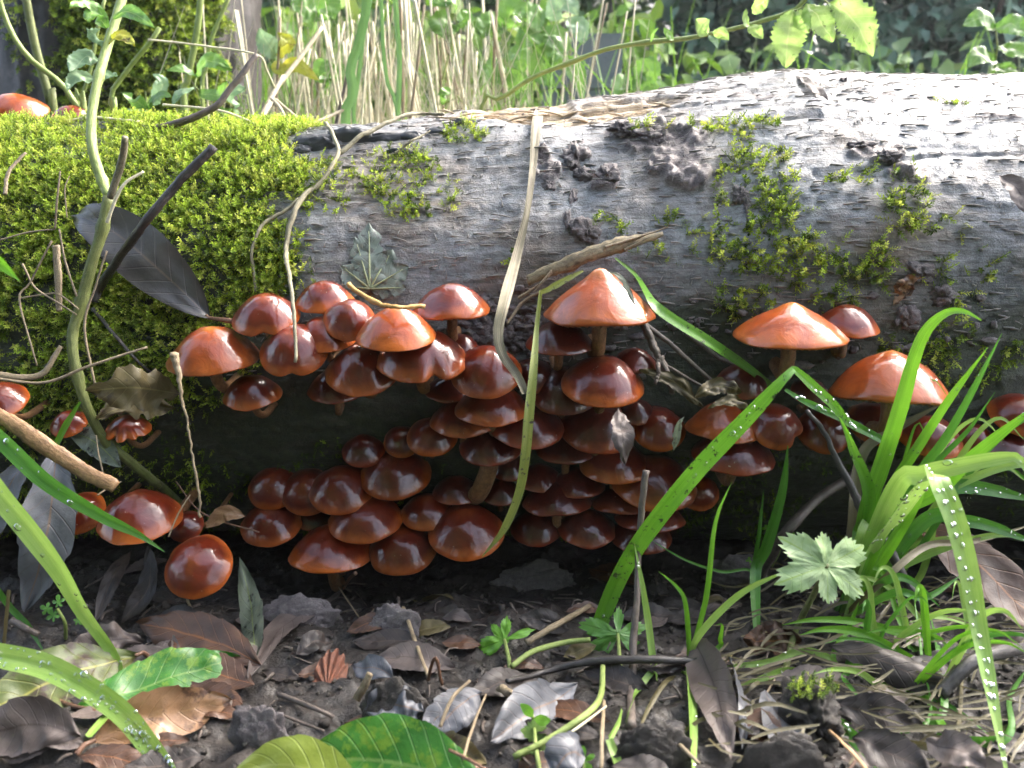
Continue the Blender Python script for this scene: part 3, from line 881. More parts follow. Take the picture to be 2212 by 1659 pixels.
for i in range(96):
    y = RS.uniform(0.28, 0.95)
    a = RS.normal(800, 160) if i < 70 else RS.uniform(420, 1350)
    top_v = RS.uniform(-60, 120)
    stalk(a, a + RS.normal(0, 45), y, top_v, RS.uniform(3.0, 8.0), M['straw'] if RS.rand() < .86 else M['strawd'],
          'pale dry grass stalk standing among the weeds behind the log', 'dry grass stalks behind the log')
stalk(690, 770, 0.30, 78, 9, M['twigbrown'], 'dark leaning twig among the pale stalks behind the log', None, 'leaning_twig', 'twig', 0.002)
stalk(880, 872, 0.36, -30, 12, M['straw'], 'thick upright straw stalk with ribbed sides behind the log', None, 'straw_stalk', 'stalk', 0.002)
stalk(872, 864, 0.37, -30, 9, M['strawd'], 'orange-brown upright stalk touching the thick straw stalk', None, 'straw_stalk', 'stalk', 0.002)
for (a0, a1, v1, y, w) in [(975, 935, -10, .42, 6), (1045, 940, 10, .45, 5), (1010, 962, 60, .40, 4), (990, 1010, 60, .5, 6), (1110, 1060, 30, .5, 5), (1040, 1075, -20, .55, 8)]:
    stalk(a0, a1, y, v1, w, M['strawd'], 'thin brown stalk leaning between the straw and the bramble', 'thin brown stalks', 'dry_stalk', 'stalk', 0.004)
M['canes'] = stalk_mat('dull_dry_cane', (0.20, 0.155, 0.09), (0.50, 0.43, 0.30))
# broken canes lying across the top of the log's far side
for (p0, p1, w, y0, y1, lab) in [((541, 268), (590, 222), 12, .14, .19, 'broken dry cane rising to a snapped joint behind the log'),
                                 ((592, 222), (620, 268), 10, .19, .14, 'short orange-brown prop of the snapped cane joint'),
                                 ((605, 224), (660, 272), 9, .19, .14, 'thin dry cane running down from the snapped joint'),
                                 ((560, 265), (612, 165), 15, .20, .24, 'thick bleached cane behind the snapped joint'),
                                 ((612, 170), (695, 60), 13, .26, .30, 'bleached cut cane with a white top above the snapped joint'),
                                 ((650, 270), (745, 236), 10, .17, .2, 'pale hollow straw lying behind the log crest')]:
    A, Bq = at(p0[0], p0[1], y0), at(p1[0], p1[1], y1)
    A = A + nrm(A - Bq) * 0.012
    v, f, uv = tube(spline([A, (A + Bq) / 2 + RS.randn(3) * .001, Bq], 12), np.array([w, w * .9]) * .38 * pxm(y0), 9, 0.12, 3)
    tag(build('broken_cane', v, f, M['canes'], None, A, uv=uv), lab, 'cane', 'broken canes behind the log')

# thin tangled dead grass filling the gap (uncountable)
def grass_mass(name, n, fx, mat, label, seed, wpx=(1.5, 4)):
    r = np.random.RandomState(seed); parts = []
    for i in range(n):
        b_, e = fx(r); b_[2] = float(ground_z(b_[0], b_[1])) - .003
        m = (b_ + e) / 2 + r.randn(3) * np.array([.03, .03, .02])
        w = r.uniform(*wpx) * .5 * pxm(e[1])
        parts.append(ribbon(spline([b_, m, e], 9), [w, w, w * .3], (r.randn() * .4, -1, .2), .3, 3))
    v, f, uv = merge(parts)
    o = build(name, v, f, mat, None, (0, .5, 0), uv=uv)
    return tag(o, label, 'grass', None, 'stuff')
def fx1(r):
    y = r.uniform(.30, 1.1); a = r.normal(830, 210); e = at(a + r.randn() * 70, r.uniform(-30, 230), y); b_ = np.array([e[0] + r.randn() * .05, y + r.randn() * .05, 0]); return b_, e
grass_mass('dead_grass', 420, fx1, M['straw'], 'tangled pale dead grass behind the log', 41)
def fx2(r):
    y = r.uniform(.4, 1.4); a = r.uniform(420, 1450) if r.rand() < .85 else r.uniform(1450, 2250); e = at(a + r.randn() * 60, r.uniform(-10, 230), y); b_ = np.array([e[0] + r.randn() * .12, y + r.randn() * .1, 0]); return b_, e
M['gblade'] = blade_mat('fresh_grass', (0.12, 0.30, 0.022), (0.26, 0.46, 0.06), 0.38, 0.42)
grass_mass('green_grass', 300, fx2, M['gblade'], 'thin green grass growing through the dead stalks', 43, (2, 5))

# long green blades hanging behind the log
M['gblade2'] = blade_mat('bluish_grass', (0.085, 0.19, 0.055), (0.16, 0.30, 0.10), 0.35, 0.4)
for pts, w, y, lab in [([(800, -30), (792, 20), (776, 94), (757, 150), (763, 204), (747, 268)], 20, .20, 'broad green grass blade drooping behind the log crest'),
                       ([(852, -30), (858, 60), (863, 120), (862, 200), (861, 268)], 11, .22, 'straight bluish-green grass blade beside the thick straw stalk'),
                       ([(822, -30), (826, 60), (829, 120), (839, 188), (858, 240)], 8, .24, 'narrow green grass blade between two wider blades behind the log'),
                       ([(786, -30), (784, 60), (778, 140), (768, 210), (765, 262)], 9, .25, 'narrow dark green blade half hidden by the broad drooping one')]:
    P = np.array([at(a, b_, y) for a, b_ in pts]); P = np.vstack([P, P[-1] + [0.004, 0.02, -0.08], [P[-1][0] + .006, P[-1][1] + .03, -0.003]])
    P = P[::-1]
    v, f, uv = ribbon(spline(P, 40), np.array([.5, .7, .9, 1, 1, 1, .9]) * w * .5 * pxm(y), (0.3, -1, 0.1), .35, 5, 0.3)
    tag(build('grass_leaf', v, f, M['gblade2'], None, P[0], uv=uv), lab, 'grass blade', 'tall green blades behind the log')

# ------------------------------------------------------------------ nettles and brambles
M['nettle'] = leaf_mat('nettle_leaf', (0.10, 0.24, 0.035), (0.19, 0.36, 0.07), (0.32, 0.45, 0.14), None, 0.45, 0.42, 0.5, 8)
M['nettlepale'] = leaf_mat('downy_pale_leaf', (0.17, 0.30, 0.15), (0.30, 0.44, 0.26), (0.40, 0.52, 0.30), None, 0.55, 0.35, 0.35, 7)
M['backlit'] = leaf_mat('thin_bramble_leaf', (0.25, 0.42, 0.09), (0.38, 0.54, 0.18), (0.46, 0.58, 0.22), (0.10, 0.15, 0.04), 0.45, 0.62, 0.4, 9, 90, 0.1, (0.62, 0.70))
M['yellowleaf'] = leaf_mat('yellowing_leaf', (0.30, 0.36, 0.03), (0.46, 0.44, 0.05), (0.45, 0.45, 0.12), (0.10, 0.07, 0.02), 0.5, 0.45, 0.4, 8, 70, 0.1)
def leaf_at(name, path, wid, mat, parent=None, base=None, hint=(0, -1, .35), a=.42, fold=.18, curl=0.0, serr=.16, nserr=22, wave=.10, seed=0, nc=9, n=45, twist=0.0, tip=0.0):
    p = spline(path, n)
    v, f, uv = ribbon(p, leaf_half(n, wid, a, .05, tip), hint, fold, nc, twist, curl, serr, nserr, wave, seed)
    return build(name, v, f, mat, parent, base, uv=uv)

def node_stem(o, base, pts, widths, mat, nodes=(), name='stem'):
    p = spline(pts, 60); L = np.linspace(0, 1, 60)
    w = np.interp(L, np.linspace(0, 1, len(widths)), widths)
    for q in nodes: w = w * (1 + .32 * np.exp(-((L - q) / .012) ** 2))
    v, f, uv = tube(p, w, 10, .06, 4)
    return build(name, v, f, mat, o, base, uv=uv)

# the tall nettle in front of the mossy end of the log
def L3(pts, ys):
    ys = np.interp(np.linspace(0, 1, len(pts)), np.linspace(0, 1, len(ys)), ys)
    return np.array([at(a, b_, y) for (a, b_), y in zip(pts, ys)])
np1 = [(350, 1052), (336, 1043), (282, 998), (228, 952), (193, 890), (172, 830), (158, 767), (158, 714), (175, 660), (199, 566), (220, 499), (236, 424), (223, 397), (200, 322), (199, 242), (215, 161), (234, 94), (266, -10)]
P = L3(np1, [0.0, -.03, -.045, -.045, -.04, -.035, -.03, -.02, .0, .03])
B0 = P[0] + [0.004, 0.02, -0.02]; P = np.vstack([B0, P])
nt_ = empty('nettle_plant', B0, 'tall hairy nettle stem with ringed nodes leaning on the mossy end', 'nettle')
node_stem(nt_, B0, P[:13], [.0018, .0021, .0022, .0023, .0024], M['olivestem'], (.42, .60, .76, .93), 'lower_stem')
node_stem(nt_, B0, P[12:], [.0021, .0021, .0022], M['greenstem'], (.08, .55), 'upper_stem')
P2 = L3([(238, 428), (263, 349), (271, 296)], [-.043, -.046, -.05])
v, f, uv = tube(spline(P2, 14), [.0014, .0016, .0012], 7, .18, 2); build('broken_branch', v, f, M['tendril'], nt_, B0, uv=uv)
for (pts, w, mt, sd_) in [([(222, 100), (205, 75), (188, 62)], 16, 'nettlepale', 1), ([(212, 130), (180, 125), (150, 155)], 24, 'nettlepale', 2), ([(206, 168), (170, 170), (145, 192)], 22, 'nettlepale', 3), ([(212, 150), (235, 165), (252, 160)], 14, 'nettlepale', 4),
                          ([(232, 60), (205, 30), (188, 45)], 20, 'nettle', 5), ([(244, 40), (280, 25), (335, 60)], 16, 'nettle', 6), ([(228, 95), (258, 78), (292, 98)], 18, 'yellowleaf', 7), ([(232, 40), (190, 10), (150, 12)], 16, 'nettle', 8)]:
    pp = L3(pts, [.015, .010, .0]); leaf_at('leaf', pp, w * pxm(.01), M[mt], nt_, B0, (RS.randn() * .3, -1, .6), .4, .15, 0, .2, 14, .25, sd_)
# hairs of the stem
hp = []
PS = spline(P, 200)
for k in range(330):
    q = PS[RS.randint(20, 200)]; a = RS.rand() * 6.28
    d = nrm(np.array([math.cos(a), -abs(math.sin(a)) * .6, RS.randn() * .3])); e = q + d * .0026
    hp.append(tube(np.array([q + d * .0015, (q + e) / 2 + d * .0013, q + d * .0046]), [.00009, .00005, .00003], 3))
v, f, uv = merge(hp); h_ = build('stem_hair', v, f, M['tendril'], nt_, B0, uv=uv); h_['kind'] = 'stuff'

def simple_stem(name, pts, ys, wpx, mat, label, cat, group=None, seg=9, rough=.06, root=None, taper=.75, n=44):
    P = L3(pts, ys)
    if root is not None: P = np.vstack([np.asarray(root), P]) if len(np.shape(root)) == 1 else np.vstack([root, P])
    w = wpx * .5 * pxm(float(np.mean(ys)))
    v, f, uv = tube(spline(P, n), [w, w, w * taper], seg, rough, 5)
    return tag(build(name, v, f, mat, None, P[0], uv=uv), label, cat, group)
def groundbelow(p, dy=0.02): return np.array([p[0], p[1] + dy, float(ground_z(p[0], p[1] + dy)) - .003])
for pts, y, w, mt, lab in [([(185, 262), (177, 250), (134, 183), (67, 129), (27, 75), (0, 5), (-8, -40)], .20, 14, 'greenstem', 'smooth green stem arching down behind the log crest from the dark trunk'),
                           ([(118, 255), (112, 232), (95, 170), (78, 107), (66, 50), (54, -20)], .27, 21, 'olivestem', 'thick olive stem standing before the dark side of the mossy tree'),
                           ([(252, 262), (250, 258), (239, 207), (268, 161), (300, 120), (325, 91), (345, 60)], .17, 12, 'greenstem', 'pale hairy stem bent like a hook over the log crest'),
                           ([(400, 262), (403, 188), (424, 80), (436, -20)], .30, 16, 'greenstem', 'thick straight green stem behind the curved dark twig'),
                           ([(440, 262), (447, 150), (456, 89), (498, -15)], .32, 10, 'greenstem', 'slim green stem leaning away from the thick straight one'),
                           ([(172, 262), (176, 215), (196, 150), (212, 60), (228, -10)], .24, 9, 'greenstem', 'slim green stem half hidden behind the tall nettle')]:
    b_ = at(*pts[0], y)
    o = simple_stem('weed_stem', pts, [y, y], w, M[mt], lab, 'stem', 'green weed stems behind the log', root=groundbelow(b_, .01))
# leaves and small leafy weeds at the crest
def weed(basepx, y, leaves, label, seed, group='young leafy weeds behind the log', mat='nettle', stem=6):
    A = at(*basepx, y); B_ = np.array([A[0], A[1], float(ground_z(A[0], A[1])) - .002])
    o = empty('leafy_weed', B_, label, 'weed', group)
    tops = []
    for i, l in enumerate(leaves):
        pts, w = l[0], l[1]; m_ = l[2] if len(l) > 2 else mat
        P = L3(pts, [y, y - .012, y - .018]); tops.append(P[0])
        leaf_at('leaf', P, w * pxm(y), M[m_], o, B_, (RS.randn() * .35, -1, .55), .42, .14, 0, .2, 16, .2, seed + i)
    tops = sorted(tops, key=lambda p: p[2])
    v, f, uv = tube(spline([B_, A] + tops, 40), np.array([stem, stem * .9, stem * .5]) * .5 * pxm(y), 7, .08)
    build('stem', v, f, M['greenstem'], o, B_, uv=uv)
weed((440, 262), .21, [([(425, 165), (450, 130), (500, 150)], 22), ([(425, 165), (400, 150), (360, 152)], 14), ([(430, 200), (470, 205), (490, 175)], 18), ([(420, 190), (390, 200), (370, 230)], 14, 'nettlepale')], 'young nettle with toothed leaves beside the curved dark twig', 1)
weed((320, 262), .20, [([(318, 235), (290, 215), (262, 200)], 16), ([(318, 235), (345, 205), (372, 210)], 15), ([(318, 240), (300, 245), (275, 235)], 12, 'nettlepale'), ([(330, 225), (350, 180), (330, 160)], 20, 'nettlepale')], 'small downy weed sprouting from the moss at the crest', 11)
weed((540, 262), .22, [([(510, 230), (500, 200), (530, 190)], 22, 'nettlepale'), ([(515, 240), (490, 245), (470, 230)], 14)], 'pale crinkled weed leaf behind the end of the curved twig', 21)
weed((640, 262), .33, [([(600, 120), (575, 90), (560, 60)], 26, 'nettlepale'), ([(600, 120), (620, 95), (600, 70)], 22, 'yellowleaf'), ([(605, 140), (640, 140), (690, 175)], 16, 'yellowleaf'), ([(600, 130), (600, 150), (640, 155)], 12, 'yellowleaf')], 'yellowing withered weed behind the snapped cane', 31)
weed((720, 262), .5, [([(690, 40), (660, 15), (625, 10)], 34), ([(690, 40), (710, 10), (720, 45)], 28), ([(700, 180), (730, 160), (745, 185)], 34), ([(700, 180), (690, 150), (720, 140)], 26)], 'bright green toothed weed between the canes and the drooping blades', 41)
weed((1010, 262), .42, [([(985, 15), (965, -5), (935, 10)], 36), ([(985, 60), (960, 50), (968, 90)], 34), ([(985, 60), (1005, 40), (995, 20)], 22), ([(950, 225), (965, 200), (945, 205)], 16)], 'bright green weed leaves high between the leaning brown stalks', 51)
weed((1190, 262), .65, [([(1180, 100), (1205, 80), (1190, 140)], 34), ([(1190, 130), (1240, 150), (1260, 215)], 22), ([(1180, 60), (1150, 30), (1120, 15)], 30), ([(1180, 60), (1140, 80), (1120, 110)], 30), ([(1190, 90), (1170, 150), (1200, 190)], 30), ([(1180, 40), (1220, 10), (1250, 30)], 30, 'nettlepale'), ([(1230, 40), (1250, 60), (1262, 95)], 24, 'nettlepale')], 'tall bright weed with broad leaves in front of the blue-grey panel', 61)
weed((1090, 262), .6, [([(1090, 60), (1110, 20), (1140, 40)], 32), ([(1090, 60), (1060, 50), (1040, 80)], 32), ([(1090, 120), (1120, 120), (1130, 160)], 26), ([(1090, 140), (1070, 150), (1060, 190)], 26), ([(1095, 150), (1130, 190), (1125, 230)], 24)], 'light green weed between the brown stalks and the panel', 71)
weed((1370, 262), .75, [([(1370, 170), (1400, 150), (1390, 200)], 30), ([(1370, 170), (1340, 190), (1350, 215)], 26), ([(1375, 190), (1420, 190), (1440, 210)], 26)], 'low yellow-green weed at the foot of the panel', 81)
weed((2140, 262), .45, [([(2150, 60), (2120, 40), (2080, 55)], 24), ([(2150, 60), (2190, 55), (2230, 80)], 28), ([(2150, 130), (2120, 120), (2090, 150)], 26), ([(2155, 100), (2200, 110), (2240, 130)], 24), ([(2150, 140), (2170, 160), (2150, 185)], 26)], 'weed with pale backlit leaves under the patch of open sky', 91)

# the arching bramble stem
bp = [(1040, 232), (1080, 215), (1147, 169), (1228, 137), (1308, 107), (1402, 91), (1483, 83), (1563, 67), (1618, 54), (1671, 38), (1712, 24), (1740, 0), (1770, -40)]
P = L3(bp, [.17, .15, .12, .10, .09]); RB = np.array([P[0][0] - .05, .24, 0]); RB[2] = float(ground_z(RB[0], RB[1])) - .003
br = empty('bramble', RB, 'long arching green bramble stem with backlit leaves crossing above the log', 'bramble')
BP = np.vstack([RB, (RB + P[0]) / 2 + [-.01, .01, .03], P])
node_stem(br, RB, BP, [.0017, .0017, .0016, .0014, .0013, .0012], M['greenstem'], (.5, .7, .8))
for i, (pts, w, mt) in enumerate([([(1712, 24), (1703, 80), (1698, 148)], 38, 'backlit'), ([(1790, 8), (1840, 35), (1886, 122)], 44, 'backlit'), ([(1740, 10), (1770, 45), (1800, 90)], 36, 'backlit'), ([(1725, 22), (1735, 50), (1748, 70)], 20, 'backlit'),
                                  ([(1528, 72), (1515, 55), (1504, 40)], 20, 'backlit'), ([(1540, 70), (1560, 72), (1574, 88)], 13, 'backlit'), ([(1618, 54), (1608, 38), (1612, 18)], 14, 'backlit'), ([(1622, 54), (1632, 65), (1648, 84)], 15, 'backlit'),
                                  ([(1455, 86), (1440, 70), (1434, 60)], 9, 'nettle'), ([(1405, 92), (1412, 72), (1424, 58)], 4, 'nettle'), ([(1530, 76), (1545, 90), (1550, 106)], 7, 'nettlepale'), ([(1625, 20), (1640, 10), (1660, -5)], 20, 'backlit')]):
    y = .09; leaf_at('leaf', L3(pts, [y, y - .005, y - .008]), w * pxm(y), M[mt], br, RB, (RS.randn() * .25, -1, .25), .45, .12, 0, .22, 14, .18, 300 + i)
for pts in ([(1740, 0), (1765, -10), (1790, 8)], [(1712, 24), (1725, 20), (1742, 12)]):
    v, f, uv = tube(spline(L3(pts, [.09, .09]), 10), [.0006, .0005], 6); build('leaf_stalk', v, f, M['greenstem'], br, RB, uv=uv)

# ================================================================== mushrooms
def cap_material(name, centre, mid, rim, rimw=0.86, coat=1.0, spread=0.35):
    m, nt, b = newmat(name)
    uvn = N(nt, 'ShaderNodeUVMap'); sep = N(nt, 'ShaderNodeSeparateXYZ'); nt.links.new(uvn.outputs[0], sep.inputs[0])
    ov = objvec(nt); oi = N(nt, 'ShaderNodeObjectInfo')
    off = N(nt, 'ShaderNodeVectorMath'); off.operation = 'ADD'
    cb = N(nt, 'ShaderNodeCombineXYZ'); nt.links.new(math_node(nt, 'MULTIPLY', oi.outputs['Random'], 7.0), cb.inputs[0])
    nt.links.new(ov, off.inputs[0]); nt.links.new(cb.outputs[0], off.inputs[1]); ov = off.outputs[0]
    n1 = noise_node(nt, 42, 5, 0.6, ov); n2 = noise_node(nt, 330, 4, 0.65, ov); n3 = noise_node(nt, 95, 3, 0.6, ov, 1.2); n4 = noise_node(nt, 700, 2, 0.5, ov)
    s = math_node(nt, 'ADD', sep.outputs[1], math_node(nt, 'MULTIPLY', math_node(nt, 'SUBTRACT', n1.outputs[0], 0.5), spread))
    c = ramp(nt, s, [(0.05, centre), (0.30, mid), (rimw - 0.12, mid), (rimw + 0.1, rim)]).outputs[0]
    dk = ramp(nt, n3.outputs[0], [(0.35, (0.62, 0.50, 0.45)), (0.6, (1.12, 1.08, 1.05))]).outputs[0]
    c = mixc(nt, 0.75, c, mixc(nt, 1.0, c, dk, 'MULTIPLY'))
    v = math_node(nt, 'ADD', math_node(nt, 'MULTIPLY', oi.outputs['Random'], 0.5), 0.75)
    hs = N(nt, 'ShaderNodeHueSaturation'); nt.links.new(v, hs.inputs['Value']); nt.links.new(c, hs.inputs['Color']); c = hs.outputs[0]
    # tiny pale grains of debris
    sp = ramp(nt, n4.outputs[0], [(0.73, (0, 0, 0)), (0.77, (1, 1, 1))]).outputs[0]
    c = mixc(nt, math_node(nt, 'MULTIPLY', sp, 0.5), c, (0.45, 0.36, 0.28))
    nt.links.new(c, b.inputs['Base Color'])
    b.inputs['Roughness'].default_value = 0.33
    b.inputs['Specular IOR Level'].default_value = 0.2
    b.inputs['Coat Weight'].default_value = coat
    nt.links.new(ramp(nt, n3.outputs[0], [(0.36, (0.025,) * 3), (0.62, (0.13,) * 3)]).outputs[0], b.inputs['Coat Roughness'])
    b.inputs['Subsurface Weight'].default_value = 0.12
    b.inputs['Subsurface Radius'].default_value = (0.004, 0.0012, 0.0005)
    b.inputs['Subsurface Scale'].default_value = 1.0
    h = math_node(nt, 'ADD', math_node(nt, 'MULTIPLY', n3.outputs[0], 1.0), math_node(nt, 'MULTIPLY', n2.outputs[0], 0.28))
    bump(nt, b, h, 0.34, 0.0010, coat=True)
    return m
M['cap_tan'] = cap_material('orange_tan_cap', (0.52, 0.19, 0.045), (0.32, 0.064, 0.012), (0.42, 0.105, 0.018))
M['cap_red'] = cap_material('red_brown_wet_cap', (0.190, 0.040, 0.012), (0.130, 0.0165, 0.0048), (0.44, 0.105, 0.016), 0.91)
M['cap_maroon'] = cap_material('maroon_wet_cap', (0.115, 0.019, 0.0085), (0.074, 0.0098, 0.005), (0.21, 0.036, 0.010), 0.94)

def gill_material():
    m, nt, b = newmat('tan_gills')
    uvn = N(nt, 'ShaderNodeUVMap'); n1 = noise_node(nt, 60, 3, .6, uvn.outputs[0])
    nt.links.new(ramp(nt, n1.outputs[0], [(0.3, (0.15, 0.07, 0.028)), (0.7, (0.36, 0.20, 0.09))]).outputs[0], b.inputs['Base Color'])
    b.inputs['Roughness'].default_value = 0.7
    return m
M['gill'] = gill_material()
M['stipe'] = stalk_mat('tan_fibrous_stem', (0.10, 0.042, 0.014), (0.31, 0.155, 0.060), 0.55, coat=0.2)

def cap_profile(s, H, umbo, flat):
    z = H * (1 - s ** flat)
    return z + umbo * H * np.exp(-(s / 0.24) ** 2)

def mushroom(x0, x1, y0, y1, y=-0.035, hr=0.55, mat='cap_red', label=None, group=None, umbo=0.03, flat=2.2, notch=None, roll=0.0, seed=0, stem=1.0, tilt=None, root=None, lob=0.03):
    rs = np.random.RandomState(seed + 4000)
    k = pxm(y)
    Rp = (x1 - x0) / 2; h = y1 - y0; xc = (x0 + x1) / 2
    ev = PITCH + math.atan(((y0 + y1) / 2 - 829.5) / FPX)
    q = h / Rp; Hh = hr
    ss = np.linspace(-1, 1, 81)
    def span(e_, H_):      # apparent height of the tilted dome in units of its radius
        return np.max(cap_profile(np.abs(ss), H_, umbo, flat) * math.cos(e_) + ss * math.sin(e_)) + math.sin(e_)
    if tilt is not None:
        e = ev + tilt
        if tilt < .5:
            Hs = np.linspace(.2, 1.0, 60); Hh = Hs[np.argmin([abs(span(e, H_) - q) for H_ in Hs])]
    else:
        es = np.linspace(max(ev - .06, .03), 1.1, 120); d_ = [abs(span(e_, Hh) - q) for e_ in es]; e = es[int(np.argmin(d_))]
        if span(es[0], Hh) > q:
            e = es[0]; Hs = np.linspace(.2, Hh, 40); Hh = Hs[np.argmin([abs(span(e, H_) - q) for H_ in Hs])]
    t = e - ev
    c = at(xc, y1 - Rp * math.sin(e), y)
    R = Rp * k; H = Hh * R
    # frame of the cap
    n = nrm(np.array([math.sin(roll) * math.cos(t), -math.sin(t), math.cos(t) * math.cos(roll)]))
    sx = nrm(np.cross(np.array([0, 1.0, 0]), n)); sy = np.cross(n, sx)
    seg, rings = 56, 15
    a = np.linspace(0, 2 * math.pi, seg, endpoint=False)
    marg = 1 + lob * fbm(np.cos(a) * 1.5 + seed, np.sin(a) * 1.5, seed * .37, 3, 51)
    dip = 0.05 * fbm(np.cos(a) * 1.3 + seed * 2, np.sin(a) * 1.3, seed * .73, 2, 53)
    if notch is not None:
        for (na, nd, nw) in notch:           # angle, depth, width: a cleft in the margin
            da = (a - na + math.pi) % (2 * math.pi) - math.pi
            g = np.exp(-(da / nw) ** 2)
            marg = marg * (1 - nd * g); dip = dip + 0.35 * nd * g
    s = np.linspace(0.0, 1.0, rings)[1:] ** 0.9
    S = s[:, None]; m_ = 1 + (marg[None] - 1) * S ** 2.2
    rr = R * S * m_
    zz = cap_profile(S, H, umbo, flat) + R * dip[None] * S ** 3
    zz = zz + 0.022 * R * fbm(rr / R * np.cos(a)[None] * 2.6 + seed, rr / R * np.sin(a)[None] * 2.6, seed, 3, 57)
    # rolled margin
    r2 = np.vstack([R * 1.004 * marg, R * 0.975 * marg]); z2 = np.vstack([R * dip - 0.030 * R, R * dip - 0.050 * R])
    rr = np.vstack([rr, r2]); zz = np.vstack([zz, z2])
    sv = np.r_[s, 1.0, 1.0]
    X, Y = rr * np.cos(a)[None], rr * np.sin(a)[None]
    v = c + sx * X[..., None] + sy * Y[..., None] + n * zz[..., None]
    top = c + n * (cap_profile(np.array(0.0), H, umbo, flat))
    nr = len(rr)
    V = np.vstack([v.reshape(-1, 3), top])
    F = [tuple(q_) for q_ in grid_faces(nr, seg, True)] + [((j + 1) % seg, j, nr * seg) for j in range(seg)]
    F = [tuple(reversed(q_)) for q_ in F]
    U = np.vstack([np.stack(np.broadcast_arrays((a / 6.2832)[None], sv[:, None]), -1).reshape(-1, 2), [[0, 0]]])
    # where it grows from
    if root is None:
        zt = c[2] - R * 0.55 - 0.003
        xr = c[0] + rs.uniform(-.003, .003)
        if zt > -0.012: root = np.array([xr, log_front_y(xr, zt) + .004, zt])
        else: root = np.array([xr, c[1] + 0.035, float(ground_z(xr, c[1] + .035)) - .002])
    root = np.asarray(root, float)
    o = empty('mushroom', root, label, 'mushroom', group)
    build('cap', V, F, M[mat], o, root, uv=U)
    # gills: a ridged underside
    gs = 96; ga = np.linspace(0, 2 * math.pi, gs, endpoint=False)
    gm = np.interp(ga, np.r_[a, 2 * math.pi], np.r_[marg, marg[0]]); gd = np.interp(ga, np.r_[a, 2 * math.pi], np.r_[dip, dip[0]])
    gr = np.array([0.972, 0.90, 0.55, 0.14])[:, None] * R * (1 + (gm - 1)[None] * np.array([1, .9, .3, 0])[:, None])
    ridge = (np.arange(gs) % 2)[None] * np.array([0.0, 0.05, 0.045, 0.0])[:, None] * R
    gz = R * gd[None] * np.array([1, .8, .2, 0])[:, None] + np.array([-0.050 * R, -0.035 * R, H * .30, H * .22])[:, None] * np.ones((1, gs)) - ridge
    gv_ = c + sx * (gr * np.cos(ga))[..., None] + sy * (gr * np.sin(ga))[..., None] + n * gz[..., None]
    build('gills', gv_.reshape(-1, 3), grid_faces(4, gs, True), M['gill'], o, root, uv=np.stack(np.broadcast_arrays((ga / 6.28)[None], gr / R), -1).reshape(-1, 2))
    # stem
    st = c + n * H * .3
    mid = c - n * R * 0.55; mid2 = (mid + root) / 2 + np.array([0, -0.004, -0.004])
    sr = R * 0.13 * stem
    v, f, uv = tube(spline([st, mid, mid2, root], 18), [sr * 1.2, sr, sr * 1.05, sr * 1.1], 10, .06, seed)
    build('stem', v, f, M['stipe'], o, root, uv=uv)
    return o

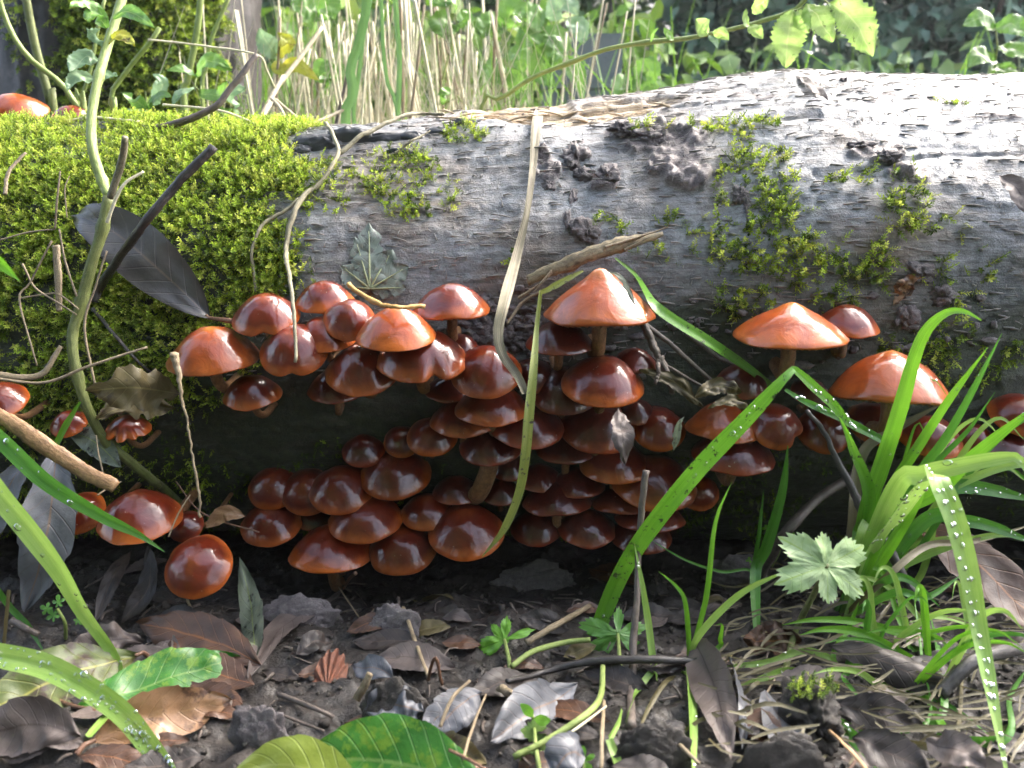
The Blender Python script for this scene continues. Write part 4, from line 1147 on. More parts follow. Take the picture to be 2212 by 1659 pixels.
GRP = 'mushrooms clustered on the log'
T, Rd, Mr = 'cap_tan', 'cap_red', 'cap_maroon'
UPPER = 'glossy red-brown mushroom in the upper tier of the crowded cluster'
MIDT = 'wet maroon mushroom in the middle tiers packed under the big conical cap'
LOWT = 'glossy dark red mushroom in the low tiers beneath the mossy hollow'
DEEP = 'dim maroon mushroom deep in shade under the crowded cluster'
FAR = 'dark red mushroom half hidden behind the grass tuft'
CAPS = [
 # x0, x1, y0, y1, y, height, material, label, extras
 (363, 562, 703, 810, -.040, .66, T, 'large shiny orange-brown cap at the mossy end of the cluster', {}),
 (502, 650, 632, 726, -.036, .70, Rd, 'red-brown cap with a bitten dark notch in its front margin', dict(notch=[(-1.45, .16, .22)])),
 (638, 766, 606, 673, -.026, .62, Rd, 'smooth red-brown cap at the top of the cluster under the decayed leaf', {}),
 (636, 772, 680, 758, -.036, .60, Rd, 'red-brown cap carrying a scrap of green leaf', {}),
 (698, 812, 646, 735, -.040, .66, Rd, 'puckered red-brown cap squeezed behind the orange conical one', dict(roll=.12)),
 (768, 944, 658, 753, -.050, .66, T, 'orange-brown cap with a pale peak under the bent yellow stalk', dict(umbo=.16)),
 (893, 1060, 611, 687, -.032, .62, Rd, 'glossy red-brown cap standing alone on its stem beside the torn bark', {}),
 (566, 704, 719, 815, -.044, .60, Rd, 'red-brown cap pierced by the hanging straw tip', dict(notch=[(-1.5, .13, .20)])),
 (708, 863, 765, 853, -.046, .60, Rd, 'red-brown cap with a long white glint under the puckered cap', {}),
 (818, 1004, 737, 826, -.046, .50, Rd, 'broad red-brown cap split by a cleft in its front margin', dict(notch=[(-1.15, .22, .17)], roll=.05)),
 (978, 1122, 768, 860, -.048, .66, Rd, 'domed red-brown cap beside the dry ribbon leaf', {}),
 (958, 1032, 720, 763, -.024, .60, Mr, 'small maroon cap tucked behind the split broad cap', {}),
 (481, 610, 806, 884, -.036, .56, Rd, 'glossy dark red cap hanging alone above the mossy hollow', {}),
 (668, 788, 815, 871, -.034, .50, Mr, 'maroon cap peeking from beneath the cap with a long white glint', {}),
 (920, 1014, 826, 868, -.032, .50, Mr, 'maroon cap mostly hidden under the domed cap beside the ribbon leaf', {}),
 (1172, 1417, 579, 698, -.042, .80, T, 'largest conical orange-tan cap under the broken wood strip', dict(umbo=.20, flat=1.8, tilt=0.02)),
 (1134, 1282, 690, 766, -.036, .45, Mr, 'flat maroon cap below the big conical cap', {}),
 (1217, 1386, 791, 881, -.050, .66, Rd, 'bright glossy red-orange cap with white highlight beneath the dead twigs', {}),
 (1150, 1288, 812, 897, -.042, .60, Mr, 'maroon cap half covered by the bright glossy red-orange cap', {}),
 (985, 1140, 848, 916, -.050, .50, Rd, 'flattened red cap lying just under the domed cap beside the ribbon leaf', {}),
 (932, 1074, 876, 944, -.046, .50, Rd, 'red cap jutting out below the flattened red cap', {}),
 (1062, 1216, 888, 969, -.054, .55, Mr, 'broad dull maroon cap crossed by the yellow-green withered blade', {}),
 (1214, 1371, 885, 982, -.054, .62, Mr, 'maroon cap with a wet leaf scrap stuck down its side', {}),
 (1368, 1478, 893, 977, -.054, .66, Rd, 'dark red cap with a square of skin peeled to white', {}),
 (1335, 1412, 872, 919, -.040, .60, Mr, 'small maroon cap wedged between the leaf-scrap cap and the peeled cap', {}),
 (1479, 1650, 864, 953, -.056, .55, T, 'orange-brown cap under shredded dead leaves crossed by the long grass blade', {}),
 (881, 986, 916, 988, -.050, .60, Rd, 'small red cap beside the mossy hollow lapping a still smaller one', {}),
 (830, 906, 930, 990, -.042, .60, Rd, 'smallest red cap lapped by its neighbour beside the mossy hollow', {}),
 (994, 1124, 936, 1007, -.056, .55, Mr, 'maroon cap lifted on a thick tan stem', dict(stem=2.2, root=at(1018, 1075, -.035))),
 (741, 830, 948, 1010, -.042, .55, Mr, 'small dull maroon cap at the edge of the mossy hollow', {}),
 (782, 928, 988, 1080, -.052, .66, Rd, 'broad dark red cap topping the low group beneath the mossy hollow', {}),
 (539, 644, 1016, 1103, -.046, .66, Rd, 'dark red cap at the mossy end of the low row of three', {}),
 (609, 722, 1022, 1116, -.050, .66, Rd, 'dark red cap in the middle of the low row of three', {}),
 (670, 805, 1022, 1114, -.056, .62, Rd, 'shiny red cap with a white rim glint ending the low row of three', {}),
 (524, 652, 1098, 1183, -.050, .62, Rd, 'red-brown cap with an orange rim lowest beside the curled brown leaf', {}),
 (636, 722, 1100, 1147, -.042, .50, Mr, 'dull maroon cap peeping out under the low row of three', {}),
 (712, 866, 1086, 1176, -.058, .55, Rd, 'red cap with a white rim glint above the wide flat lowest cap', {}),
 (867, 980, 1080, 1148, -.054, .55, Rd, 'red cap with a crackled pale glint beside the smooth red cap', {}),
 (926, 1088, 1110, 1211, -.062, .55, Rd, 'smooth red cap touched by the tip of the long dry ribbon leaf', {}),
 (627, 808, 1156, 1236, -.058, .40, Rd, 'wide flat dark red cap with toothed rim, lowest of the cluster', {}),
 (798, 942, 1148, 1244, -.060, .50, Rd, 'dark red cap grown together with the wide flat lowest cap', {}),
 (936, 1036, 1040, 1091, -.050, .50, Mr, 'dim cap behind the foot of the thick tan stem', {}),
 (1160, 1284, 945, 1000, -.044, .50, Mr, 'dim maroon cap under the leaf-scrap cap', {}),
 (1255, 1400, 970, 1046, -.054, .55, Rd, 'dark red cap with a bright wet spot below the leaf scrap', {}),
 (1326, 1500, 1006, 1103, -.060, .60, Rd, 'red cap behind the upright grey twig', {}),
 (1462, 1552, 1030, 1105, -.054, .55, Rd, 'dark red cap at the outer edge of the cluster behind the long grass blade', {}),
 (1498, 1668, 948, 1023, -.052, .48, Mr, 'broad maroon cap beneath the orange-brown one with shredded leaves', {}),
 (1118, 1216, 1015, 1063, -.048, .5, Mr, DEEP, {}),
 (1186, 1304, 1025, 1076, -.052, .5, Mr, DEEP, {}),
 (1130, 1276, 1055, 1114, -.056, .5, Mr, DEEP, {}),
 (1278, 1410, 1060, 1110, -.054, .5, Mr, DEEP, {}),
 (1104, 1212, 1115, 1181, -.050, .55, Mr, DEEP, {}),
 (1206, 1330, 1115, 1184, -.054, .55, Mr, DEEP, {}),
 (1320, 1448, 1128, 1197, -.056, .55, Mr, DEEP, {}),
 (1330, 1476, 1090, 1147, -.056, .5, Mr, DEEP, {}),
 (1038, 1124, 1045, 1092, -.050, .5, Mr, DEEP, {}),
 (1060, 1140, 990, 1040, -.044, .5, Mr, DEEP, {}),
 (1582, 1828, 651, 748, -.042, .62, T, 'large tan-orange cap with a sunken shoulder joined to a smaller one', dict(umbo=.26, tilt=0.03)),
 (1758, 1898, 657, 727, -.028, .60, Rd, 'smaller red-brown cap behind the large tan-orange cap', {}),
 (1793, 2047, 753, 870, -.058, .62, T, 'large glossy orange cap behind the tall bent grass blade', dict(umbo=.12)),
 (1552, 1652, 802, 862, -.034, .60, Mr, 'dark red cap under the pile of shredded leaves', {}),
 (1622, 1730, 868, 973, -.056, .62, Rd, 'dark wet cap with a lobed margin beside the long grass blade', dict(notch=[(-.7, .2, .3)])),
 (1724, 1832, 898, 982, -.052, .62, Rd, 'red cap with a small white glint beside the crooked dark twig', {}), (1836, 1944, 884, 962, -.048, .60, Rd, 'red cap directly under the large glossy orange cap', {}),
 (1944, 2074, 915, 992, -.046, .50, Rd, 'dull red cap between the tall bent blade and the thin blades', {}), (2056, 2150, 925, 992, -.044, .5, Rd, 'dull red cap behind the thin dark green blades', {}),
 (2140, 2262, 868, 945, -.040, .55, Rd, 'reddish cap beyond the thin blades under the end of the log', {}), (1712, 1790, 828, 880, -.034, .55, Mr, 'dim maroon cap beneath the folded grass tip', {}), (2110, 2230, 945, 1000, -.046, .5, Mr, 'dim cap low beyond the thin grass blades', {}),
 (-60, 60, 822, 910, -.046, .62, Rd, 'orange-red cap half behind the tan bark strip', {}),
 (108, 190, 884, 946, -.030, .60, Rd, 'small red cap behind the short upright grass blade', {}),
 (226, 328, 892, 955, -.034, .62, Rd, 'small wrinkled cap with a lobed margin under the ragged brown leaf', dict(notch=[(-1.9, .28, .14), (-1.2, .22, .13), (-.7, .15, .12)], lob=.06)),
 (120, 230, 1030, 1156, -.052, .70, Rd, 'red cap behind the slate-grey hanging leaf', {}),
 (207, 396, 1052, 1174, -.062, .66, Rd, 'large red-brown cap with an orange rim crossed by a green blade tip', dict(umbo=.05)),
 (362, 442, 1060, 1172, -.050, .70, Mr, 'dark cap wedged between the two big caps near the soil', {}),
 (351, 508, 1141, 1297, -.076, .55, Rd, 'round red-brown cap facing outward low over the soil', dict(tilt=0.80, umbo=.05, root=at(430, 1222, -.030))),
 (30, 110, 1090, 1160, -.03, .6, Mr, 'dim red cap at the foot of the slate-grey leaf', {}),
 (1320, 1420, 768, 806, -.034, .5, Mr, 'dark red cap crossed by the forked dead twig', {}),
 (1106, 1194, 786, 850, -.034, .6, Mr, 'maroon cap just behind the tip of the dry ribbon leaf', {}),
]
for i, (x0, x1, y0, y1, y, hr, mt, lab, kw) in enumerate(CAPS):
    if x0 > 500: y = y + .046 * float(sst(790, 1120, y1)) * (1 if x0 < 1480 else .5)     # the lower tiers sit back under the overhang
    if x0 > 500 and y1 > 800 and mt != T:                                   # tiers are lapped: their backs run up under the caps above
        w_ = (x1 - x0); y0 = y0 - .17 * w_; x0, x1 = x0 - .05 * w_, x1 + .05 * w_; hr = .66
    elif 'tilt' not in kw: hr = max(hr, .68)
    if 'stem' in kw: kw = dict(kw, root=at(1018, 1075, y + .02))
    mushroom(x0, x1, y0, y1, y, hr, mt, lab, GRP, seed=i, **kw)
# two caps beyond the log's crest
for i, (x0, x1, y0, y1, lab) in enumerate([(-30, 97, 204, 262, 'orange-brown cap peeping over the mossy crest of the log'), (110, 198, 230, 272, 'low red-brown cap mostly hidden behind the mossy crest')]):
    yy = .155; c = at((x0 + x1) / 2, y1, yy)
    mushroom(x0, x1, y0, y1, yy, .6, T if i == 0 else Rd, lab, 'mushrooms behind the crest', seed=200 + i, root=np.array([c[0], .150, c[2] - .05]))

M['rustgill'] = stalk_mat('rust_red_gill', (0.07, 0.018, 0.007), (0.22, 0.065, 0.022), .5)
# fallen upturned cap showing its folds
q = ghit(700, 1498); kf = pxm(q[1])
fa = np.linspace(0.12, math.pi - 0.12, 37); fr_ = np.linspace(0.15, 1, 7)
FA, FR = np.meshgrid(fa, fr_, indexing='ij')
fold = (np.arange(37) % 6 < 3).astype(float)[:, None] * .06 * FR
fc = q + np.array([0, .004, 0.0])
v = fc + np.stack([44 * kf * FR * np.cos(FA), 0.006 * FR - fold * .05, 50 * kf * FR * np.sin(FA) - .001], -1)
v[..., 1] += .010 * FR * np.sin(FA)
fm = empty('mushroom_fragment', q, 'small folded rust-red mushroom fragment lying on the soil', 'mushroom')
build('folded_cap', v.reshape(-1, 3), grid_faces(37, 7), M['rustgill'], fm, q, uv=np.stack([FA / 3.14, FR * .6], -1).reshape(-1, 2))

# ------------------------------------------------------------------ from here on nothing near the front may sink into the soil
at_free = at
def at(vx, vy, y):
    p = at_free(vx, vy, y)
    if y < 0.0 and p[2] < float(ground_z(p[0], p[1])) + .0022 and vy > 1100:
        return ghit(vx, vy, .0025)
    return p

# ================================================================== litter leaves
LM = {}
LM['slate'] = leaf_mat('slate_wet_leaf', (0.055, 0.057, 0.064), (0.145, 0.15, 0.168), (0.16, 0.10, 0.065), None, .55, .05, .25, 10, 45, .12)
LM['char'] = leaf_mat('charcoal_leaf', (0.036, 0.034, 0.034), (0.080, 0.074, 0.070), (0.105, 0.080, 0.062), (0.008, 0.007, 0.008), .42, .05, .3, 10, 40, .35, (.70, .74))
LM['mauve'] = leaf_mat('mauve_brown_leaf', (0.065, 0.048, 0.041), (0.145, 0.114, 0.10), (0.05, 0.033, 0.028), None, .6, .08, .35, 12, 50, .1)
LM['rust'] = leaf_mat('rusty_wet_leaf', (0.036, 0.017, 0.010), (0.105, 0.046, 0.020), (0.22, 0.085, 0.025), None, .55, .06, .3, 8, 45, .15)
LM['dark'] = leaf_mat('dark_rotting_leaf', (0.012, 0.0085, 0.007), (0.042, 0.030, 0.024), (0.075, 0.048, 0.034), None, .6, .05, .25, 9, 45, .10)
LM['tan'] = leaf_mat('tan_spotted_leaf', (0.20, 0.105, 0.048), (0.36, 0.205, 0.105), (0.30, 0.17, 0.08), (0.07, 0.032, 0.016), .45, .08, .2, 9, 60, .35, (.52, .62))
LM['green'] = leaf_mat('deep_green_fallen_leaf', (0.020, 0.115, 0.010), (0.055, 0.21, 0.020), (0.15, 0.27, 0.06), (0.13, 0.25, 0.02), .42, .22, .45, 10, 90, .22, (.50, .60))
LM['mottled'] = leaf_mat('mottled_yellow_green_leaf', (0.050, 0.085, 0.020), (0.14, 0.155, 0.030), (0.30, 0.29, 0.06), (0.045, 0.026, 0.018), .5, .15, .3, 9, 50, .12, (.47, .60))
LM['lime'] = leaf_mat('yellow_green_leaf', (0.20, 0.26, 0.030), (0.29, 0.34, 0.055), (0.30, 0.34, 0.08), (0.11, 0.14, 0.03), .38, .2, .3, 8, 45, .4, (.66, .74))
LM['greygreen'] = leaf_mat('grey_green_speckled_leaf', (0.075, 0.095, 0.060), (0.165, 0.185, 0.125), (0.20, 0.24, 0.06), (0.022, 0.020, 0.018), .45, .1, .2, 8, 70, .3, (.58, .64))
LM['olive'] = leaf_mat('olive_brown_leaf', (0.060, 0.046, 0.016), (0.135, 0.105, 0.036), (0.19, 0.16, 0.06), (0.04, 0.026, 0.014), .6, .12, .3, 9, 55, .05)

def lying_leaf(p0, p1, wpx, mat, label, bow=0.0, lift=(0.002, 0.004, 0.003), hint=(0, -.75, .75), a=.5, fold=.12, curl=0.0, wave=.16, seed=0, serr=.10, petiole=None, ragged=0.0, y=None, name='fallen_leaf', twist=0.0, mid=None, group=None, n=40, tip=0.0):
    """leaf whose midrib runs from picture position p0 (stalk) to p1 (tip), lying on the ground unless depths are given"""
    if y is None:
        A, B_ = ghit(*p0, lift[0]), ghit(*p1, lift[2])
    else:
        A, B_ = at(*p0, y[0]), at(*p1, y[1])
    if mid is not None: Mi = at(mid[0], mid[1], mid[2])
    else:
        Mi = (A + B_) / 2
        Mi[2] = max(float(ground_z(Mi[0], Mi[1])) if y is None else Mi[2], Mi[2]) + lift[1]
        Mi = Mi + bow * np.cross(nrm(B_ - A), nrm(np.asarray(hint, float))) * np.linalg.norm(B_ - A)
    k = pxm((A[1] + B_[1]) / 2) * (1.4 if y is None else 1.0)
    p = spline([A, Mi, B_], n)
    if y is None:
        lf = np.interp(np.linspace(0, 1, n), [0, .5, 1], [lift[0], lift[1], lift[2]])
        g_ = ground_z(p[:, 0], p[:, 1]); g_ = np.convolve(np.pad(g_, 6, 'edge'), np.ones(13) / 13, 'valid'); p[:, 2] = g_ + lf + .001
    hw = leaf_half(n, wpx * .5 * k, a, .06, tip)
    v, f, uv = ribbon(p, hw, hint, fold, 11, twist, curl, serr, 34, wave, seed, ragged)
    if y is None or max(p0[1], p1[1]) > 1350:   # rest on the soil
        gz_ = ground_z(v[:, 0], v[:, 1]); v[:, 2] = np.maximum(v[:, 2], gz_ + .0004 + .0004 * (seed % 5))
    if petiole is None:
        return tag(build(name, v, f, LM[mat], None, A, uv=uv), label, 'leaf', group)
    o = empty(name, A, label, 'leaf', group)
    build('blade', v, f, LM[mat], o, A, uv=uv)
    d = nrm(p[0] - p[2]); E = at(petiole[0], petiole[1], petiole[2]) if len(petiole) == 3 else ghit(petiole[0], petiole[1], .002)
    v, f, uv = tube(spline([p[1], p[0], (p[0] + E) / 2 + [0, 0, .001], E], 14), [.0007, .0008, .0010], 7)
    build('leaf_stalk', v, f, M['petiole'], o, A, uv=uv)
    return o
M['petiole'] = stalk_mat('reddish_leaf_stalk', (0.10, 0.045, 0.025), (0.26, 0.13, 0.07), .45, coat=.3)

# leaf on the moss
Pq = [lhit(a, b_, lf)[0] for a, b_, lf in [(470, 690, .010), (400, 625, .013), (290, 540, .015), (215, 500, .013), (165, 480, .006)]]
o = empty('willow_leaf', Pq[0], 'large charcoal willow leaf lying on the mossy side of the log', 'leaf')
pth = spline(Pq, 46)
v, f, uv = ribbon(pth, leaf_half(46, 68 * pxm(-.03), .45, .05), (-.15, -1, .55), .16, 13, 0, 0, .10, 44, .12, 3)
build('blade', v, f, LM['char'], o, Pq[0], uv=uv)
v, f, uv = tube(spline([pth[1], pth[0], at(503, 694, -.03)], 10), [.0008, .0010, .0012], 7)
build('leaf_stalk', v, f, M['petiole'], o, Pq[0], uv=uv)

lying_leaf((120, 978), (54, 1320), 124, 'slate', 'slate-grey serrated leaf hanging upright before the red caps', y=(-.066, -.090), mid=(102, 1150, -.088), hint=(.15, -1, .15), a=.45, seed=5, fold=.10)
lying_leaf((60, 990), (-40, 1190), 90, 'slate', 'dull grey leaf behind the tan bark strip', y=(-.05, -.06), hint=(-.2, -1, .2), seed=6)
lying_leaf((150, 935), (262, 1010), 60, 'greygreen', 'pale grey-green leaf tucked behind the tan bark strip', y=(-.03, -.045), hint=(.1, -1, .35), seed=7)
lying_leaf((385, 850), (190, 845), 100, 'olive', 'ragged brown dead leaf draped below the orange cap', y=(-.03, -.052), mid=(290, 838, -.05), hint=(0, -1, .3), wave=.22, seed=8, ragged=.5)
lying_leaf((375, 880), (205, 905), 66, 'olive', 'torn olive shred of leaf above the small wrinkled cap', y=(-.02, -.045), hint=(.1, -1, .2), wave=.5, seed=9, ragged=.6)
lying_leaf((322, 1180), (262, 1345), 62, 'dark', 'dark upright dead leaf beside the round low cap', y=(-.052, -.072), mid=(318, 1270, -.066), hint=(-.3, -1, .1), seed=10)
lying_leaf((285, 1190), (205, 1345), 40, 'dark', 'narrow blackish dead leaf behind the green grass blades', y=(-.05, -.07), hint=(.3, -1, .1), seed=11)
lying_leaf((552, 1428), (518, 1205), 74, 'greygreen', 'grey-green speckled leaf standing against the dark soil', y=(-.096, -.066), mid=(543, 1320, -.084), hint=(.05, -1, .2), a=.42, seed=12)
lying_leaf((745, 1270), (535, 1470), 58, 'mauve', 'mauve-brown willow leaf lying on the dark soil with long stalk', petiole=(768, 1238, -.03), seed=13, hint=(-.1, -.55, .85), lift=(.002, .003, .002), a=.6)
lying_leaf((565, 1450), (300, 1352), 86, 'rust', 'rusty brown wet leaf lying between green and grey leaves', seed=14, lift=(.002, .005, .004), hint=(0, -.7, .7), curl=-.1)
lying_leaf((170, 1530), (520, 1418), 110, 'green', 'mottled bright green leaf lying under the rusty brown leaf', seed=15, lift=(.002, .003, .002), hint=(0, -.65, .75))
lying_leaf((300, 1420), (-60, 1560), 120, 'mottled', 'mottled yellow and dark green leaf under the wet grass blade', seed=16, lift=(.004, .006, .003), hint=(0, -.75, .65), petiole=(318, 1416))
lying_leaf((200, 1608), (500, 1518), 92, 'tan', 'tan spotted curled leaf with a stout orange stalk', seed=17, lift=(.003, .006, .004), hint=(.05, -.85, .5), petiole=(165, 1630), curl=.3)
lying_leaf((175, 1600), (-70, 1605), 100, 'mauve', 'broad mauve-brown leaf with a pale midrib under the tan leaf', seed=18, lift=(.004, .007, .004), hint=(0, -.8, .6))
lying_leaf((310, 1395), (120, 1420), 60, 'mauve', 'crumpled grey-brown leaf behind the wet grass blades', seed=19, lift=(.002, .005, .002), wave=.6, ragged=.3)
lying_leaf((1050, 1700), (645, 1640), 230, 'green', 'large deep green veined leaf on the soil with a pale margin', seed=20, y=(-.176, -.170), mid=(840, 1645, -.174), hint=(.05, -.75, .66), fold=.03, serr=.05, wave=.05, a=.5)
lying_leaf((800, 1735), (505, 1665), 150, 'lime', 'yellow-green leaf edge lying over the large deep green leaf', seed=21, y=(-.178, -.172), mid=(640, 1655, -.178), hint=(0, -.75, .66), fold=.03, serr=.06, wave=.05)
lying_leaf((920, 1590), (1050, 1655), 60, 'olive', 'olive-brown leaf under the tip of the deep green leaf', seed=22, lift=(.002, .002, .002), petiole=(1030, 1662))
lying_leaf((1245, 1485), (1060, 1610), 95, 'slate', 'wet slate leaf with a dark upper half below the horizontal twig', seed=23, lift=(.002, .004, .003), hint=(-.1, -.8, .6))
lying_leaf((1040, 1505), (930, 1600), 80, 'slate', 'pale grey leaf fragment beside the orange straw', seed=24, lift=(.002, .004, .002), hint=(-.25, -.7, .6))
lying_leaf((985, 1520), (915, 1600), 50, 'slate', 'narrow pale grey leaf sliver leaning on the litter', seed=25, lift=(.002, .005, .002), hint=(.2, -.8, .5))
lying_leaf((790, 1540), (915, 1545), 80, 'slate', 'curled grey leaf covered with crumbs of soil', seed=26, lift=(.002, .004, .002), hint=(0, -.8, .6), wave=.5)
lying_leaf((1260, 1640), (1190, 1680), 80, 'slate', 'dark slate leaf under the pale seedling', seed=27, lift=(.008, .01, .008))
lying_leaf((1500, 1385), (1578, 1640), 116, 'mauve', 'grey-brown broken leaf standing between the green grass stems', seed=28, y=(-.108, -.165), mid=(1548, 1500, -.145), hint=(-.25, -1, .3), a=.42, fold=.3)
lying_leaf((1578, 1420), (1600, 1620), 96, 'slate', 'silvery grey half leaf overlapping the grey-brown broken one', seed=29, y=(-.114, -.163), mid=(1612, 1520, -.148), hint=(.35, -1, .3), a=.45, fold=.05)
lying_leaf((1655, 1490), (1720, 1700), 110, 'slate', 'slate-blue leaf lying against the grey soil clod', seed=30, y=(-.135, -.172), hint=(.1, -1, .5), a=.5)
lying_leaf((1975, 1120), (2290, 1400), 140, 'rust', 'broad brown dead leaf behind the wet folded grass blade', seed=31, y=(-.045, -.075), hint=(.1, -.9, .55), a=.5, wave=.12)
lying_leaf((1790, 1400), (2066, 1482), 62, 'dark', 'dark rolled leaf lying in the grass tuft', seed=32, lift=(.003, .007, .004), hint=(0, -.7, .7), curl=-.4)
lying_leaf((1730, 1390), (1605, 1390), 70, 'rust', 'blotched brown rotten leaf beside the hairy stalks', seed=33, lift=(.002, .004, .002), wave=.5)
lying_leaf((1800, 1530), (2000, 1580), 66, 'dark', 'dark brown leaf beside the grey soil clod', seed=34, lift=(.003, .005, .003))
lying_leaf((1230, 1365), (1120, 1340), 40, 'dark', 'small dark leaf pressed in the shaded soil', seed=35)
lying_leaf((1400, 1490), (1260, 1450), 60, 'dark', 'dark wet leaf under the horizontal twig', seed=36, lift=(.002, .002, .002))
lying_leaf((1840, 1600), (2010, 1680), 80, 'dark', 'blackish leaf under the lowest grass blades', seed=37, lift=(.010, .012, .01))
lying_leaf((2000, 1600), (2130, 1660), 66, 'mauve', 'brown leaf scrap beneath the wet folded blade', seed=38, lift=(.010, .012, .01))
lying_leaf((640, 1420), (720, 1390), 40, 'dark', 'blackish leaf flattened beside the mauve-brown leaf', seed=39)
lying_leaf((850, 1470), (760, 1440), 46, 'slate', 'flat blue-grey leaf behind the folded mushroom fragment', seed=40)
lying_leaf((530, 1115), (445, 1140), 40, 'tan', 'curled brown leaf between the round cap and the low tiers', y=(-.048, -.05), seed=41, hint=(.2, -1, .3))
lying_leaf((1520, 880), (1380, 800), 34, 'olive', 'shredded dead leaf lying across the caps under the twigs', y=(-.052, -.045), seed=42, ragged=.5, wave=.6, hint=(.1, -1, .4))
lying_leaf((1500, 858), (1600, 850), 40, 'olive', 'papery folded dead leaf on the orange-brown cap', y=(-.066, -.062), seed=43, wave=.6, ragged=.3, hint=(0, -1, .6))
lying_leaf((1530, 880), (1640, 895), 30, 'olive', 'stringy dead leaf shreds on the orange-brown cap', y=(-.072, -.066), seed=44, wave=.8, ragged=.6, hint=(0, -1, .6))
lying_leaf((1335, 885), (1350, 1005), 50, 'mauve', 'wet brown leaf scrap stuck to a maroon cap', y=(-.070, -.084), seed=45, wave=.3, ragged=.35, hint=(.1, -1, .35), mid=(1345, 945, -.084))
lying_leaf((1478, 900), (1455, 975), 22, 'greygreen', 'thin papery leaf strip hanging between two caps', y=(-.074, -.076), seed=46, ragged=.4, hint=(.3, -1, .1))
lying_leaf((1310, 585), (1375, 665), 14, 'greygreen', 'wilted shred on the peak of the big conical cap', y=(-.064, -.072), seed=47, ragged=.4)
lying_leaf((1990, 600), (1930, 660), 40, 'tan', 'pale torn leaf scrap on the grey wood', y=(-.026, -.022), seed=48, ragged=.4, wave=.5)
lying_leaf((1720, 165), (1790, 235), 30, 'mauve', 'pale curled leaf on the bright crest of the log', y=(.075, .035), seed=49, wave=.3, hint=(0, -.4, 1))
lying_leaf((2158, 380), (2230, 470), 60, 'mauve', 'pale grey leaf on the end of the bare log', y=(-.022, -.034), seed=50, hint=(0, -1, .3))

# flattened decaying leaves that carpet the wet soil
rl = np.random.RandomState(90)
for i in range(84):
    px, py = rl.uniform(-30, 2240), rl.uniform(1330, 1690) if i < 66 else rl.uniform(1240, 1360)
    an = rl.uniform(-.7, .7) + (math.pi if rl.rand() < .5 else 0); L = rl.uniform(70, 190) * (1 if py > 1380 else .7)
    mm = rl.choice(['dark', 'rust', 'mauve', 'dark', 'rust', 'dark', 'olive', 'dark'])
    lying_leaf((px, py), (px + math.cos(an) * L, py + math.sin(an) * L * .5), L * rl.uniform(.26, .42), mm,
               {'dark': 'blackish', 'rust': 'rust-brown', 'mauve': 'mauve-grey', 'olive': 'olive-brown'}[mm] + ' decaying leaf flattened in the litter on the wet soil', seed=400 + i, lift=(.001, .002, .001), hint=(rl.randn() * .2, -.45, .9), wave=.12, ragged=.25 if rl.rand() < .4 else 0, group='decaying leaves on the soil', n=26)

# decayed skeleton leaf on the wood
q, n_, _ = lhit(810, 637)
oL = empty('decayed_leaf', q, 'decayed grey-green lobed leaf with pale veins stuck on the wood', 'leaf')
LM['skel'] = leaf_mat('decayed_grey_leaf', (0.13, 0.165, 0.135), (0.23, 0.265, 0.22), (0.24, 0.28, 0.20), (0.09, 0.09, 0.08), .5, .0, .2, 7, 80, .3)
M['vein'] = stalk_mat('pale_leaf_vein', (0.22, 0.27, 0.13), (0.40, 0.44, 0.24), .5)
cen = (802, 628)
for (tip_, w, sd_) in [((800, 490), 70, 1), ((740, 580), 54, 2), ((770, 520), 50, 3), ((850, 545), 66, 4), ((885, 580), 60, 5), ((880, 625), 46, 6), ((735, 622), 44, 7)]:
    pts = [lhit(cen[0] + (tip_[0] - cen[0]) * t, cen[1] + (tip_[1] - cen[1]) * t, .0022)[0] for t in (0, .33, .66, 1)]
    v, f, uv = ribbon(spline(pts, 26), leaf_half(26, w * .5 * pxm(0), .5, .1), (0, -1, .35), .03, 7, 0, 0, .12, 14, .10, sd_, .55)
    build('lobe', v, f, LM['skel'], oL, q, uv=uv)
    pv = [lhit(cen[0] + (tip_[0] - cen[0]) * t, cen[1] + (tip_[1] - cen[1]) * t, .0030)[0] for t in (0, .33, .66, .85)]
    v, f, uv = tube(spline(pv, 14), [.0006, .0004, .00015], 5); build('vein', v, f, M['vein'], oL, q, uv=uv)

# ================================================================== twigs, tendrils and straws
def rod(name, pts, wpx, mat, label, cat='twig', group=None, seg=9, rough=.12, taper=.8, n=36, flat=1.0, seed=1):
    """pts: (vx, vy, y) or (vx, vy, 'g', lift) on the ground or (vx, vy, 'l', lift) on the log"""
    P = []
    for q_ in pts:
        if len(q_) == 4: P.append(ghit(q_[0], q_[1], q_[3]) if q_[2] == 'g' else lhit(q_[0], q_[1], q_[3])[0])
        else: P.append(at(*q_))
    P = np.array(P); w = np.atleast_1d(np.asarray(wpx, float)) * .5 * pxm(P[:, 1].mean())
    if w.size == 1: w = np.array([w[0], w[0] * .95, w[0] * taper])
    pp = spline(P, n); jr = np.random.RandomState(n + len(pts) * 7 + int(abs(P[0][0]) * 1e4)); jt = np.stack([np.convolve(jr.randn(n + 6), np.ones(7) / 7, 'valid') for _ in range(3)], 1); jt[0] = 0; jt[-1] = 0
    pp = pp + jt * min(w.max(), .0016) * (.7 if rough >= .15 and flat > .9 else .25)
    v, f, uv = tube(pp, w, seg, rough, seed, flat)
    return tag(build(name, v, f, M[mat] if isinstance(mat, str) else mat, None, P[0], uv=uv), label, cat, group)

